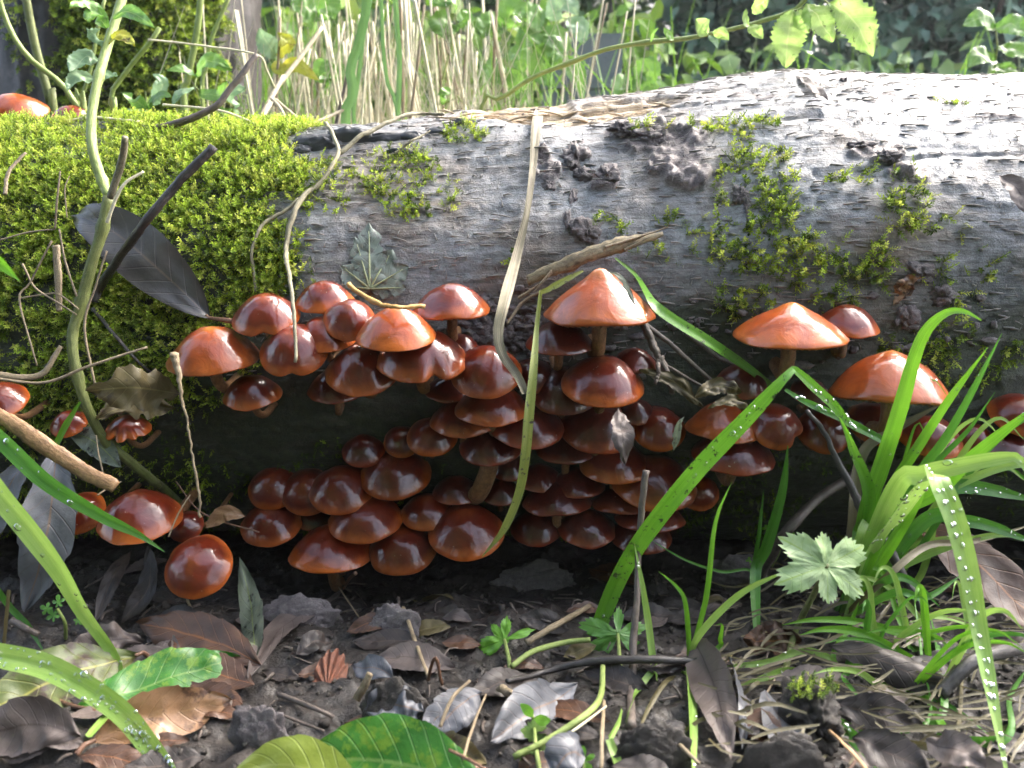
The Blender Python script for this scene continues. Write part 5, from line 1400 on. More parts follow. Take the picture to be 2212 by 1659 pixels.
rod('twig', [(212, 655, 'l', .004), (235, 620, 'l', .008), (300, 500, -.036), (380, 400, -.034), (462, 316, -.030)], [20, 19, 19, 18, 19], 'twig', 'stout dark broken twig leaning across the charcoal leaf', n=50)
rod('twig', [(208, 668, 'l', .004), (265, 725, 'l', .006), (310, 770, 'l', .007), (338, 800, 'l', .004)], [9, 8, 6], 'twig', 'thin blackish twig on the moss below the charcoal leaf')
rod('twig', [(335, 277, .07), (400, 260, .066), (464, 232, .068), (500, 189, .072), (530, 150, .076), (554, 118, .08)], [16, 15, 13, 11], 'twigbrown', 'curved dark twig rising from the mossy crest', n=44)
rod('twig', [(1364, 1570, 'g', .002), (1366, 1470, -.108), (1378, 1250, -.098), (1384, 1130, -.092), (1396, 1016, -.088)], [20, 19, 18, 15, 17], 'twigbrown', 'upright grey twig stuck in the soil before the cluster', n=50)
rod('twig', [(1742, 885, -.060), (1790, 950, -.066), (1850, 1080, -.074), (1892, 1140, -.078), (1940, 1225, -.082), (2004, 1345, -.084), (2030, 1400, 'g', .002)], [10, 14, 24, 22, 20, 20], 'twig', 'crooked dark twig running through the grass tuft', n=60, rough=.16)
rod('twig', [(1095, 1472, 'g', .003), (1180, 1450, 'g', .004), (1262, 1430, 'g', .006), (1380, 1424, 'g', .006), (1505, 1428, 'g', .004)], [12, 14, 22, 20, 18], 'twig', 'dark wet twig lying flat with a swollen knuckle', n=44)
rod('twig', [(1380, 690, -.030), (1400, 720, -.036), (1432, 790, -.042), (1452, 850, -.048)], [18, 17, 13], 'twigbrown', 'forked grey dead twig leaning under the big conical cap', rough=.25)
rod('twig', [(1428, 770, -.041), (1420, 800, -.046), (1415, 830, -.050)], [13, 11, 8], 'twigbrown', 'short side prong of the forked grey twig', rough=.25)
rod('twig', [(1392, 700, -.026), (1450, 745, -.030), (1500, 790, -.032), (1556, 842, -.038)], [12, 11, 9], 'twigbrown', 'straight thin grey twig slanting below the spotted blade')
rod('twig', [(1440, 790, -.036), (1490, 820, -.038), (1540, 848, -.042)], [8, 7, 6], 'twigbrown', 'short thin brown twig above the shredded leaves')
rod('twig', [(1480, 720, 'l', .004), (1540, 765, -.018), (1590, 790, -.024), (1620, 800, -.03)], [10, 11, 9], 'twigbrown', 'mud-coated twig beside the spotted green blade', rough=.3)
rod('twig', [(1636, 1250, 'g', .004), (1690, 1160, -.040), (1760, 1085, -.03), (1850, 1020, -.02)], [26, 24, 20], 'twigbrown', 'olive-brown stick sloping behind the grass tuft')
rod('stick', [(-20, 890, -.082), (50, 930, -.084), (130, 985, -.086), (190, 1022, -.088), (250, 1052, -.090)], [34, 38, 40, 36, 32], stalk_mat('orange_tan_bark', (0.11, 0.055, 0.022), (0.36, 0.21, 0.095), .5, coat=.2), 'flattened tan bark strip with a frayed end before the red caps', 'stick', flat=.4, rough=.15, n=40)
rod('stick', [(1140, 612, 'l', .006), (1200, 590, 'l', .008), (1300, 558, 'l', .010), (1425, 520, 'l', .008)], [24, 34, 36, 10], stalk_mat('split_weathered_wood', (0.07, 0.055, 0.035), (0.34, 0.27, 0.15), .6), 'broken strip of weathered wood resting above the big conical cap', 'stick', flat=.45, rough=.28, n=46)
for i, (a, b_) in enumerate([((1330, 548), (1432, 516)), ((1340, 560), (1395, 535)), ((1300, 556), (1400, 528)), ((1190, 600), (1150, 640)), ((1120, 650), (1180, 615))]):
    rod('wood_splinter', [(*a, 'l', .011), (*b_, 'l', .013)], [9, 6, 2], 'strawd', 'pale splinter frayed from the broken wood strip', 'splinter', 'splinters of the broken wood strip', seg=5)
rod('stick', [(1095, 700, -.02), (1130, 655, 'l', .006), (1190, 625, 'l', .008)], [6, 8, 5], 'strawd', 'thin yellow-brown sliver below the broken wood strip', 'stick')
# pale tendrils on the log
rod('tendril', [(702, 270, 'l', .002), (715, 300, 'l', .004), (728, 330, 'l', .004), (736, 352, 'l', .004), (720, 385, 'l', .004), (690, 415, 'l', .004), (662, 440, 'l', .004), (640, 500, 'l', .006), (632, 560, 'l', .007), (628, 620, -.045), (634, 700, -.058), (638, 782, -.068)], [8, 9, 10, 10, 12, 10, 8, 7, 6], 'tendril', 'dry pale tendril draped down the log and piercing a cap', 'tendril', rough=.15, n=80)
rod('tendril', [(737, 350, 'l', .004), (790, 318, 'l', .006), (870, 280, 'l', .006), (910, 264, 'l', .004), (960, 262, 'l', .003)], [10, 9, 8, 7], 'tendril', 'dry tendril branch curving up over the black crust', 'tendril', rough=.15, n=50)
rod('tendril', [(652, 446, 'l', .004), (620, 475, 'l', .004), (580, 500, 'l', .005), (560, 540, 'l', .005), (556, 590, 'l', .005), (562, 636, 'l', .006)], [7, 8, 7, 7, 5], 'tendril', 'short dry tendril hanging in a bow on the mossy edge', 'tendril', rough=.15, n=50)
rod('tendril', [(855, 345, 'l', .003), (890, 330, 'l', .006), (930, 305, 'l', .004)], [5, 6, 3], 'tendril', 'small crooked dry shoot above the tufted moss patch', 'tendril', rough=.2)
# withered stalk with a papery head
rod('withered_stalk', [(434, 1118, -.082), (428, 1060, -.080), (416, 985, -.076), (408, 935, -.074), (393, 860, -.072), (384, 810, -.070), (376, 764, -.068)], [6, 6, 6, 5, 5, 7, 11, 20], 'strawd', 'withered yellow stalk with a papery head before the orange cap', 'stalk', rough=.22, n=60)
for i, (pts, w, lab) in enumerate([
    ([(-10, 818, -.06), (95, 826, -.058), (200, 788, -.056), (318, 750, -.052)], 7, 'kinked straw lying across the nettle stem below the moss'),
    ([(-10, 808, -.055), (60, 815, -.052), (100, 800, -.05), (132, 748, -.046)], 15, 'flat brown dead blade curling over the mossy foot'),
    ([(207, 840, -.052), (183, 706, -.046), (205, 620, -.042), (231, 542, -.040)], 6, 'thin jointed straw running beside the nettle stem'),
    ([(231, 482, -.036), (262, 405, -.034), (310, 370, -.03)], 8, 'short pale straw above the charcoal leaf base'),
    ([(118, 495, -.034), (125, 420, -.032), (130, 370, -.028)], 5, 'thin upright straw rooted in the moss beside a longer one'),
    ([(165, 640, -.042), (140, 560, -.038), (128, 495, -.034)], 5, 'thin straw crossing the moss towards the nettle stem'),
    ([(120, 530, -.034), (126, 600, -.038), (128, 672, -.042)], 17, 'flat weathered straw strip hanging on the moss'),
    ([(-5, 520, -.034), (60, 502, -.032), (118, 495, -.034)], 4, 'fine straw lying level on the moss'),
    ([(112, 520, -.034), (65, 610, -.038), (42, 650, -.042), (80, 790, -.052)], 5, 'fine bent straw dropping through the moss'),
    ([(48, 570, -.036), (75, 620, -.038), (118, 650, -.042), (165, 680, -.044)], 5, 'fine straw slanting down to the nettle stem'),
    ([(40, 645, -.04), (100, 635, -.04), (130, 638, -.041), (170, 668, -.044)], 4, 'fine bowed straw across the moss'),
    ([(10, 420, -.022), (20, 370, -.014), (55, 330, -.006)], 9, 'curled brown dead blade half buried in moss'),
    ([(145, 470, -.034), (140, 410, -.03), (150, 380, -.026)], 3, 'hair-thin straw beside the pale lichen speck'),
    ([(210, 1070, -.078), (240, 1050, -.072), (262, 1040, -.068)], 4, 'short bent straw touching the large red-brown cap'),
    ([(230, 1050, -.07), (215, 990, -.066), (208, 940, -.06)], 4, 'fine straw hanging behind the bark strip'),
    ([(364, 1160, -.078), (385, 1110, -.074), (411, 1068, -.070)], 4, 'fine straight straw between the two big low caps'),
    ([(130, 262, .09), (200, 254, .085), (300, 262, .075)], 6, 'pale straw lying along the mossy crest'),
    ([(320, 86, .12), (430, 98, .12), (553, 118, .11), (575, 150, .115), (594, 190, .12)], 5, 'straw bent over the tip of the curved dark twig'),
    ([(352, 226, .10), (420, 232, .09), (480, 240, .08), (540, 262, .075)], 6, 'pale twisted straw on the crest behind the curved twig'),
    ]):
    rod('straw', pts, w, 'strawd' if i not in (3, 16, 17, 18) else 'straw', lab, 'straw', 'straws round the mossy end', seg=6, rough=.12, n=30, flat=.55)
# litter straws on the soil
for i, (pts, w, m_, lab) in enumerate([
    ([(870, 1312, 'g', .004), (895, 1380, 'g', .006), (926, 1462, 'g', .003)], 11, 'strawd', 'grey straw slanting down the dark soil'),
    ([(1137, 1388, 'g', .004), (1200, 1350, 'g', .006), (1275, 1308, 'g', .004)], 16, 'strawd', 'split brown reed lying on the shaded soil'),
    ([(1080, 1300, 'g', .003), (1160, 1335, 'g', .004), (1210, 1350, 'g', .003)], 7, 'twig', 'thin black rootlet on the shaded soil'),
    ([(1175, 1625, 'g', .006), (1250, 1570, 'g', .010), (1310, 1525, 'g', .006)], 7, 'straw', 'pale straw sloping up past the seedling'),
    ([(1305, 1515, 'g', .004), (1300, 1590, 'g', .006), (1298, 1660, 'g', .004)], 13, 'strawd', 'upright flat straw near the pale cut blade'),
    ([(950, 1570, 'g', .006), (975, 1510, 'g', .010), (1015, 1470, 'g', .008)], 10, 'strawd', 'brown straw lying over the pale leaf fragment'),
    ([(1000, 1640, 'g', .006), (1025, 1560, 'g', .010), (1050, 1500, 'g', .006)], 8, 'strawd', 'orange straw standing between two grey leaves'),
    ([(1080, 1485, 'g', .006), (1105, 1500, 'g', .006)], 22, 'strawd', 'short split straw stub beside the twig end'),
    ([(600, 1500, 'g', .003), (680, 1530, 'g', .004), (720, 1550, 'g', .003)], 14, 'twigbrown', 'grey splintered stick end half buried in soil'),
    ([(610, 1545, 'g', .003), (700, 1580, 'g', .004)], 8, 'twigbrown', 'thin grey stick below the splintered one'),
    ([(770, 1510, 'g', .006), (800, 1455, 'g', .012)], 22, 'strawd', 'pale chip of wood standing in the soil'),
    ([(1782, 1570, 'g', .008), (1830, 1615, 'g', .012), (1880, 1672, 'g', .010)], 14, stalk_mat('orange_straw', (0.36, 0.20, 0.09), (0.60, 0.38, 0.20)), 'bright orange straw pointing down beside the clod'),
    ([(1820, 1690, 'g', .010), (1850, 1640, 'g', .010)], 10, 'petiole', 'short red stalk end beside the orange straw'),
    ([(970, 1620, 'g', .012), (1030, 1650, 'g', .014), (1060, 1668, 'g', .012)], 9, 'petiole', 'amber leaf stalk at the edge of the deep green leaf'),
    ([(10, 1430, -.125), (60, 1470, -.122), (140, 1520, -.118), (205, 1535, -.112)], 13, 'petiole', 'smooth reddish stalk arching over the mottled leaf'),
    ([(25, 1340, 'g', .004), (60, 1360, 'g', .006), (82, 1372, 'g', .004)], 18, 'twigbrown', 'short grey stick behind the left grass blades'),
    ([(2030, 1500, 'g', .006), (2120, 1420, 'g', .012), (2240, 1395, 'g', .010)], 36, 'twig', 'thick grey stick end behind the wet folded blade'),
    ([(1430, 1570, 'g', .004), (1460, 1600, 'g', .006), (1510, 1650, 'g', .004)], 12, 'strawd', 'buff rootlet crossing the soil beside the pale blade'),
    ([(925, 1470, 'g', .004), (940, 1420, 'g', .020), (955, 1480, 'g', .004)], 9, 'petiole', 'brown bent stalk arching from the soil'),
    ([(1630, 1560, -.11), (1655, 1500, -.105), (1705, 1420, -.10), (1720, 1408, -.10)], 6, 'strawd', 'curled straw draped over the grey soil clod'),
    ([(560, 1150, -.05), (440, 1110, -.046), (380, 1040, -.04)], 4, 'petiole', 'thin reddish stalk behind the round low cap'),
    ([(720, 1030 + 220, 'g', .003), (780, 1340, 'g', .003)], 4, 'strawd', 'fine straw in the dark soil under the wide cap'),
    ([(405, 1345, 'g', .002), (412, 1320, -.078), (404, 1294, -.078)], 9, 'strawd', 'short straw prop below the round low cap'),
    ]):
    rod('straw', pts, w, m_, lab, 'straw', 'straws and rootlets on the soil', seg=7, rough=.15, n=24, flat=.6)
# bent yellow stalk between caps
rod('bent_stalk', [(753, 613, -.040), (785, 640, -.046), (815, 655, -.056), (850, 664, -.066), (880, 664, -.064), (918, 662, -.060)], [12, 10, 13, 10, 9, 10], stalk_mat('amber_stalk', (0.36, 0.17, 0.03), (0.62, 0.38, 0.12)), 'bent amber stalk lying behind the pale-peaked cap', 'stalk', rough=.15)

# ================================================================== grass blades and droplets
GM = {'g': blade_mat('bright_grass', (0.10, 0.30, 0.012), (0.20, 0.47, 0.035), .32, .42),
      'p': blade_mat('pale_green_grass', (0.22, 0.40, 0.06), (0.36, 0.54, 0.13), .36, .36),
      'd': blade_mat('deep_grass', (0.055, 0.20, 0.018), (0.11, 0.31, 0.035), .34, .34),
      's': blade_mat('spotted_grass', (0.08, 0.26, 0.012), (0.16, 0.40, 0.03), .34, .36, 22, (0.02, 0.035, 0.01)),
      'o': blade_mat('dying_olive_blade', (0.085, 0.070, 0.030), (0.20, 0.17, 0.075), .45, .25),
      'b': blade_mat('dry_ribbon', (0.075, 0.062, 0.036), (0.30, 0.265, 0.165), .65, .08, 12, None, 0.0),
      'y': blade_mat('yellow_green_ribbon', (0.16, 0.20, 0.035), (0.30, 0.33, 0.07), .45, .2, 16, (0.06, 0.05, 0.03))}
def water_material():
    """clear bead: mirror at grazing angles, see-through elsewhere"""
    m, nt, b = newmat('water')
    fz = N(nt, 'ShaderNodeFresnel'); fz.inputs['IOR'].default_value = 1.5
    gl = N(nt, 'ShaderNodeBsdfGlossy'); gl.inputs['Roughness'].default_value = 0.03
    tp = N(nt, 'ShaderNodeBsdfTransparent'); tp.inputs['Color'].default_value = (.94, .97, .95, 1)
    mx = N(nt, 'ShaderNodeMixShader')
    nt.links.new(math_node(nt, 'MULTIPLY', fz.outputs[0], 1.6, True), mx.inputs[0]); nt.links.new(tp.outputs[0], mx.inputs[1]); nt.links.new(gl.outputs[0], mx.inputs[2])
    nt.links.new(mx.outputs[0], nt.nodes['Material Output'].inputs['Surface'])
    return m
M['water'] = water_material()
def droplets(path, half, hint, n, seed, size=(.00032, .0009)):
    r = np.random.RandomState(seed); V, F, o = [], [], 0
    t = tangents(path); s = nrm(np.cross(t, nrm(np.broadcast_to(np.asarray(hint, float), path.shape)))); b_ = np.cross(s, t)
    half = np.interp(np.linspace(0, 1, len(path)), np.linspace(0, 1, np.size(half)), half)
    ph = np.linspace(0, math.pi * .5, 5); a = np.linspace(0, 2 * math.pi, 10, endpoint=False)
    for k in range(n):
        i = r.randint(2, len(path) - 2); w = r.uniform(-.9, .9); R = r.uniform(*size) * (1.7 if r.rand() < .12 else 1) * (.7 if r.rand() < .4 else 1)
        c = path[i] + s[i] * w * half[i] + b_[i] * (abs(w * half[i]) * .3 - .00005)
        v = c + t[i] * (R * r.uniform(1, 1.5) * np.sin(ph)[:, None] * np.cos(a)[None])[..., None] + s[i] * (R * np.sin(ph)[:, None] * np.sin(a)[None])[..., None] + b_[i] * (R * .75 * np.cos(ph)[:, None] * np.ones((1, 10)))[..., None]
        V.append(v.reshape(-1, 3)); F += [tuple(x + o for x in q_[::-1]) for q_ in grid_faces(5, 10, True)]; o += 50
    return np.vstack(V), F

def blade(pts, wpx, mat, label, drops=0, hint=(.1, -1, .25), fold=.30, prof=(.75, 1, 1, .9, .62, .05), twist=0.0, parent=None, base=None, n=46, group=None, name='grass_leaf', seed=0, wave=.03):
    P = []
    for q_ in pts:
        if len(q_) == 4: P.append(ghit(q_[0], q_[1], q_[3]) if q_[2] == 'g' else lhit(q_[0], q_[1], q_[3])[0])
        else: P.append(at(*q_))
    P = np.array(P); path = spline(P, n)
    k = pxm(path[:, 1].mean()); half = np.asarray(prof) * wpx * .5 * k
    v, f, uv = ribbon(path, half, hint, fold, 7, twist, 0, 0, 30, wave, seed)
    if parent is not None:
        o = build('blade', v, f, GM[mat], parent, base, uv=uv); B_ = base
        dp = o
    else:
        B_ = P[0]
        o = build(name, v, f, GM[mat], None, B_, uv=uv); tag(o, label, 'grass blade', group); dp = o
    if drops:
        dv, df = droplets(path, half, hint, drops, seed + 9)
        d_ = build('water_droplets', dv, df, M['water'], dp, B_); d_['kind'] = 'stuff'
    return o

# isolated blades
blade([(1284, 1375, 'g', .0), (1330, 1260, -.088), (1385, 1165, -.096), (1500, 1020, -.100), (1620, 895, -.100), (1690, 820, -.098), (1714, 797, -.095)], 42, 's', 'long broad green blade with droplets slanting across the cluster', 26, seed=1, prof=(.9, 1, 1, 1, 1, .95, .8, .35))
blade([(1708, 802, -.094), (1718, 800, -.092), (1760, 838, -.088), (1800, 875, -.084), (1835, 915, -.080), (1900, 950, -.07)], 22, 's', 'folded-over end of the long broad green blade', 12, seed=2, prof=(.6, 1, 1, .9, .6, .1))
blade([(1696, 842, -.07), (1740, 868, -.076), (1820, 905, -.080), (1900, 948, -.078), (1935, 965, -.076)], 18, 'd', 'narrow wet blade bridging from the folded tip to the grass tuft', 22, seed=3, prof=(.4, .9, 1, 1, .8))
blade([(1325, 566, 'l', .004), (1365, 605, 'l', .010), (1412, 658, -.052), (1460, 695, -.052), (1525, 735, -.046), (1600, 785, -.04), (1668, 835, -.03)], 24, 's', 'black-spotted green blade slanting behind the big conical cap', 0, hint=(.3, -1, .4), seed=4, prof=(.2, .7, 1, 1, .9, .6))
blade([(-60, 900, -.085), (0, 947, -.090), (100, 1040, -.098), (215, 1112, -.102), (300, 1155, -.102), (356, 1192, -.100)], 38, 'd', 'dark green blade crossing the slate-grey leaf with its tip on a cap', 10, seed=5, prof=(1, 1, 1, .85, .6, .04))
blade([(-70, 970, -.120), (0, 1068, -.124), (67, 1150, -.126), (130, 1235, -.124), (180, 1322, -.118), (240, 1405, -.114), (262, 1455, -.116), (258, 1508, -.124), (190, 1592, -.144)], 50, 'p', 'broad pale green blade bending down to the soil', 14, seed=6, prof=(1, 1, .98, .8, .6, .45, .35, .3))
blade([(-60, 1395, -.150), (0, 1415, -.154), (107, 1442, -.156), (215, 1502, -.158), (285, 1560, -.160), (362, 1668, -.164), (380, 1720, -.166)], 58, 'p', 'wide pale green blade beaded with many droplets', 120, hint=(-.1, -.8, .6), seed=7, prof=(.8, 1, 1, .95, .9, .85, .8))
blade([(-50, 540, -.12), (0, 570, -.12), (42, 606, -.12)], 34, 'g', 'soft green leaf tip poking in over the moss', 0, seed=8, prof=(1, .8, .05))
blade([(121, 962, -.05), (145, 915, -.05), (174, 868, -.048)], 15, 'g', 'short upright grass blade beside the small red cap', 0, seed=9, prof=(.9, 1, .3))
blade([(8, 1405, 'g', .0), (14, 1340, -.11), (20, 1274, -.11)], 9, 'o', 'yellow-green cut stem stub in the soil', 0, seed=10, prof=(1, 1, 1))
blade([(92, 1402, 'g', .002), (60, 1350, -.09), (22, 1310, -.088), (-20, 1250, -.09)], 16, 'd', 'small green blade bending behind the wide pale blades', 0, seed=11, prof=(.3, 1, 1, .8))
blade([(1420, 1470, 'g', .004), (1412, 1440, -.110), (1400, 1345, -.112), (1385, 1250, -.110), (1370, 1172, -.106)], 17, 'p', 'slim pale green blade rising beside the upright grey twig', 4, seed=12, prof=(.5, 1, 1, .7, .05))
blade([(1316, 1597, -.148), (1330, 1635, -.156), (1348, 1690, -.168)], 24, 'p', 'pale cut blade end pointing down over the soil', 0, seed=13, prof=(.8, 1, 1))
blade([(1316, 1597, -.147), (1335, 1560, -.142), (1342, 1530, -.136)], 16, 'p', 'short folded pale blade above the cut one', 0, seed=14, prof=(1, 1, .9))
# dry ribbon leaf down the front of the log
blade([(1166, 232, 'l', .002), (1158, 290, 'l', .003), (1150, 380, 'l', .004), (1138, 470, 'l', .004), (1115, 570, 'l', .008), (1090, 650, -.052), (1076, 715, -.062), (1085, 765, -.068), (1118, 812, -.075), (1135, 850, -.080)], 26, 'b', 'long dry ribbon leaf hanging down the front of the log', 0, seed=15, prof=(.75, 1, .9, .6, .5, .8, .9, .7, .5), n=90, wave=.25, fold=.2)
blade([(1168, 628, -.062), (1160, 700, -.066), (1152, 800, -.078), (1142, 900, -.084), (1135, 980, -.086), (1122, 1060, -.086), (1090, 1140, -.086), (1042, 1202, -.086)], 22, 'y', 'yellow-green withered blade falling across the cluster to the lowest caps', 0, seed=16, prof=(.35, .5, .8, 1, 1, .9, .8, .1), n=70, wave=.12)
blade([(1168, 632, -.060), (1185, 625, -.060), (1230, 600, -.058), (1260, 585, -.056)], 14, 'y', 'short withered blade tucked under the broken wood strip', 0, seed=17, prof=(.6, 1, .8, .3))

def tuft(basepx, label, blades, group='grass tufts on the soil', seed=0):
    B_ = ghit(*basepx, 0); o = empty('grass_tuft', B_, label, 'grass tuft', group)
    for i, (pts, w, m_, dr) in enumerate(blades):
        b0 = B_ + np.array([RS.randn() * .002, RS.randn() * .002, -.002])
        P = np.array([at(*q_) for q_ in pts]); path = spline(np.vstack([b0, P]), 54)
        k = pxm(path[:, 1].mean()); prof = np.array([.45, .8, 1, 1, .9, .65, .06]) * w * .5 * k
        hint = (RS.randn() * .2, -1, .3)
        v, f, uv = ribbon(path, prof, hint, .3, 7, RS.randn() * .15, 0, 0, 30, .03, seed + i)
        bl = build('blade', v, f, GM[m_], o, B_, uv=uv)
        if dr:
            dv, df = droplets(path[12:], prof[2:], hint, dr, seed + i); d_ = build('water_droplets', dv, df, M['water'], bl, B_); d_['kind'] = 'stuff'
    return o
tuft((1820, 1330), 'large wet grass tuft with long bent blades at the end of the cluster', [
    ([(1868, 1110, -.080), (1900, 1010, -.084), (1942, 880, -.088), (1970, 780, -.090), (1998, 715, -.090), (2040, 677, -.090), (2080, 672, -.090), (2120, 692, -.090)], 42, 'g', 5),
    ([(1900, 1100, -.075), (1985, 960, -.080), (2055, 855, -.084), (2134, 750, -.086)], 26, 'g', 4),
    ([(1930, 1095, -.072), (1992, 1010, -.076), (2042, 945, -.080), (2102, 840, -.082), (2164, 720, -.084)], 22, 'd', 3),
    ([(1950, 1085, -.068), (2020, 1000, -.072), (2090, 930, -.074), (2150, 846, -.076)], 16, 'd', 0),
    ([(1910, 1130, -.085), (2020, 1060, -.092), (2112, 975, -.096), (2260, 860, -.10)], 38, 'g', 3),
    ([(1930, 1060, -.095), (1990, 1026, -.102), (2060, 1008, -.106), (2172, 988, -.110), (2206, 998, -.112), (2240, 1060, -.114)], 46, 'p', 8),
    ([(1884, 1180, -.100), (1930, 1120, -.112), (1985, 1045, -.122), (2012, 1022, -.128), (2034, 1060, -.134), (2062, 1130, -.138), (2090, 1240, -.142), (2120, 1400, -.150), (2180, 1700, -.170)], 54, 'p', 150),
    ([(1960, 1090, -.07), (2047, 1052, -.072), (2130, 1056, -.072), (2250, 1085, -.07)], 40, 'd', 30),
    ([(1990, 1130, -.08), (2080, 1125, -.086), (2150, 1140, -.088), (2250, 1180, -.09)], 34, 'd', 16),
    ([(1868, 1240, -.094), (1890, 1190, -.098), (1936, 1102, -.102)], 26, 'g', 0),
    ([(1877, 1100, -.082), (1840, 965, -.086), (1812, 898, -.088)], 30, 's', 3),
    ([(1840, 1150, -.07), (1860, 985, -.06), (1930, 930, -.056), (2045, 866, -.054)], 26, 'o', 0),
    ([(1980, 1080, -.10), (1950, 1090, -.10), (1925, 1115, -.098)], 34, 'g', 0),
    ([(1900, 1260, -.10), (2000, 1180, -.09), (2100, 1170, -.08), (2240, 1130, -.07)], 16, 'o', 0),
    ([(1930, 1280, -.10), (2000, 1290, -.10), (2080, 1240, -.095)], 18, 'd', 0), ([(1900, 1260, -.10), (1960, 1250, -.10), (2030, 1310, -.10)], 22, 'd', 0),
    ([(1860, 1180, -.085), (1880, 1120, -.08), (1930, 1060, -.075)], 40, 'p', 0), ([(1850, 1200, -.085), (1850, 1150, -.08), (1870, 1100, -.075)], 34, 'd', 0)], seed=100)
tuft((1640, 1370), 'slim grass tuft with two thin blades before the orange-brown cap', [
    ([(1632, 1235, -.06), (1656, 1180, -.062), (1690, 1060, -.066), (1702, 962, -.068)], 26, 'd', 0),
    ([(1630, 1240, -.06), (1640, 1150, -.06), (1650, 1058, -.06)], 11, 'd', 0),
    ([(1628, 1240, -.06), (1560, 1235, -.062), (1482, 1210, -.066), (1408, 1168, -.07)], 7, 'd', 0)], seed=140)
tuft((1484, 1450), 'bright three-bladed grass shoot beside the grey-brown leaf', [
    ([(1490, 1420, -.112), (1525, 1290, -.110), (1545, 1130, -.106), (1580, 1042, -.104)], 13, 'g', 0),
    ([(1492, 1420, -.112), (1515, 1365, -.114), (1600, 1282, -.116), (1705, 1230, -.118)], 17, 'p', 0),
    ([(1488, 1420, -.112), (1481, 1307, -.110), (1462, 1268, -.108), (1422, 1234, -.106)], 12, 'g', 0),
    ([(1484, 1452, -.118), (1494, 1520, -.134), (1498, 1690, -.168)], 28, 'p', 3),
    ([(1460, 1430, -.115), (1420, 1440, -.116), (1380, 1490, -.122), (1350, 1560, -.134)], 16, 'p', 0),
    ([(1440, 1470, -.118), (1400, 1530, -.128), (1375, 1590, -.140)], 14, 'o', 0),
    ([(1550, 1400, -.11), (1556, 1380, -.11), (1560, 1350, -.112), (1546, 1350, -.114)], 12, 'g', 0)], seed=160)
tuft((1810, 1440), 'low spreading grass tuft under the silvery lobed leaf', [
    ([(1850, 1440, -.11), (1930, 1470, -.116), (1990, 1500, -.122), (2030, 1560, -.140), (2110, 1690, -.168)], 24, 'g', 3),
    ([(1800, 1410, -.108), (1830, 1360, -.108), (1856, 1300, -.106)], 15, 'g', 0),
    ([(1790, 1420, -.11), (1730, 1405, -.114), (1660, 1430, -.118), (1560, 1440, -.12)], 18, 'p', 6),
    ([(1820, 1460, -.12), (1850, 1500, -.124), (1862, 1520, -.126)], 11, 'd', 0),
    ([(1840, 1420, -.11), (1870, 1415, -.112), (1895, 1418, -.114)], 18, 'd', 0),
    ([(1700, 1450, -.12), (1660, 1460, -.12), (1600, 1480, -.124)], 22, 'p', 4),
    ([(1990, 1500, -.12), (2060, 1530, -.12), (2140, 1590, -.122)], 12, 'd', 0)], seed=180)
tuft((1830, 1560), 'coarse wet grass blades at the edge of the soil clod', [
    ([(1800, 1560, -.138), (1850, 1600, -.148), (1930, 1690, -.168)], 34, 'd', 12),
    ([(1990, 1610, -.13), (2060, 1600, -.12), (2080, 1420, -.10)], 20, 'o', 0),
    ([(2020, 1560, -.12), (2030, 1440, -.10), (2010, 1330, -.09)], 22, 'd', 0), ([(2000, 1560, -.12), (1990, 1420, -.10), (1975, 1290, -.09)], 14, 'd', 0),
    ([(1950, 1600, -.142), (1930, 1650, -.155), (1900, 1690, -.165)], 26, 'd', 0), ([(2150, 1600, -.12), (2180, 1500, -.11), (2230, 1430, -.1)], 28, 'd', 0)], seed=200)
rg = np.random.RandomState(31); sk = []
for j in range(20):
    bx, by = rg.uniform(1880, 2180), rg.uniform(1330, 1500); yb = float(ghit(bx, by)[1]); an = rg.uniform(-1.25, 1.25); L = rg.uniform(150, 340)
    sk.append(([(bx, by, yb), (bx + math.sin(an) * L * .45, by - math.cos(an) * L * .42, yb - .006), (bx + math.sin(an) * L * .85, by - math.cos(an) * L * .50, yb - .012), (bx + math.sin(an) * L * 1.15, by - math.cos(an) * L * .36, yb - .016)], rg.uniform(9, 22), 'gpdgp'[j % 5], 0))
sk2 = []
for j in range(11):
    bx, by = rg.uniform(1860, 1990), rg.uniform(1130, 1250); an = rg.uniform(.15, 1.45); L = rg.uniform(220, 430); yb = -.07 + .002 * j
    sk2.append(([(bx, by, yb), (bx + math.sin(an) * L * .45, by - math.cos(an) * L * .55 - 25, yb - .006), (bx + math.sin(an) * L * .85, by - math.cos(an) * L * .85 - 25, yb - .010), (bx + math.sin(an) * L * 1.15, by - math.cos(an) * L * .85 + 20, yb - .012)], rg.uniform(11, 22), 'pgpdp'[j % 5], 3 if j % 3 == 0 else 0))
tuft((1900, 1300), 'pale narrow blades arching out towards the log end behind the wet blade', sk2, seed=260)
tuft((2030, 1440), 'spreading skirt of narrow arching grass blades under the wet folded blade', sk, seed=220)
# dead straw matted under the tufts (uncountable)
def straw_mat_fx(r):
    a = r.uniform(1540, 2230); b_ = r.uniform(1190, 1640); p = ghit(a, b_, r.uniform(.001, .010)); an = r.uniform(-.9, .9)
    L = r.uniform(.010, .030); d = np.array([math.cos(an), math.sin(an), r.uniform(-.1, .35)]) * L
    return p, d
r = np.random.RandomState(77); parts = []
for i in range(210):
    p, d = straw_mat_fx(r); w = r.uniform(.00025, .0008)
    parts.append(ribbon(spline([p - d / 2, p + r.randn(3) * .002, p + d / 2], 7), [w * .6, w, w * .5], (r.randn() * .5, -.6, .8), .3, 3))
v, f, uv = merge(parts); tag(build('straw_litter', v, f, GM['o'], None, (.15, -.08, 0), uv=uv), 'matted olive straw litter under the grass tufts', 'litter', None, 'stuff')
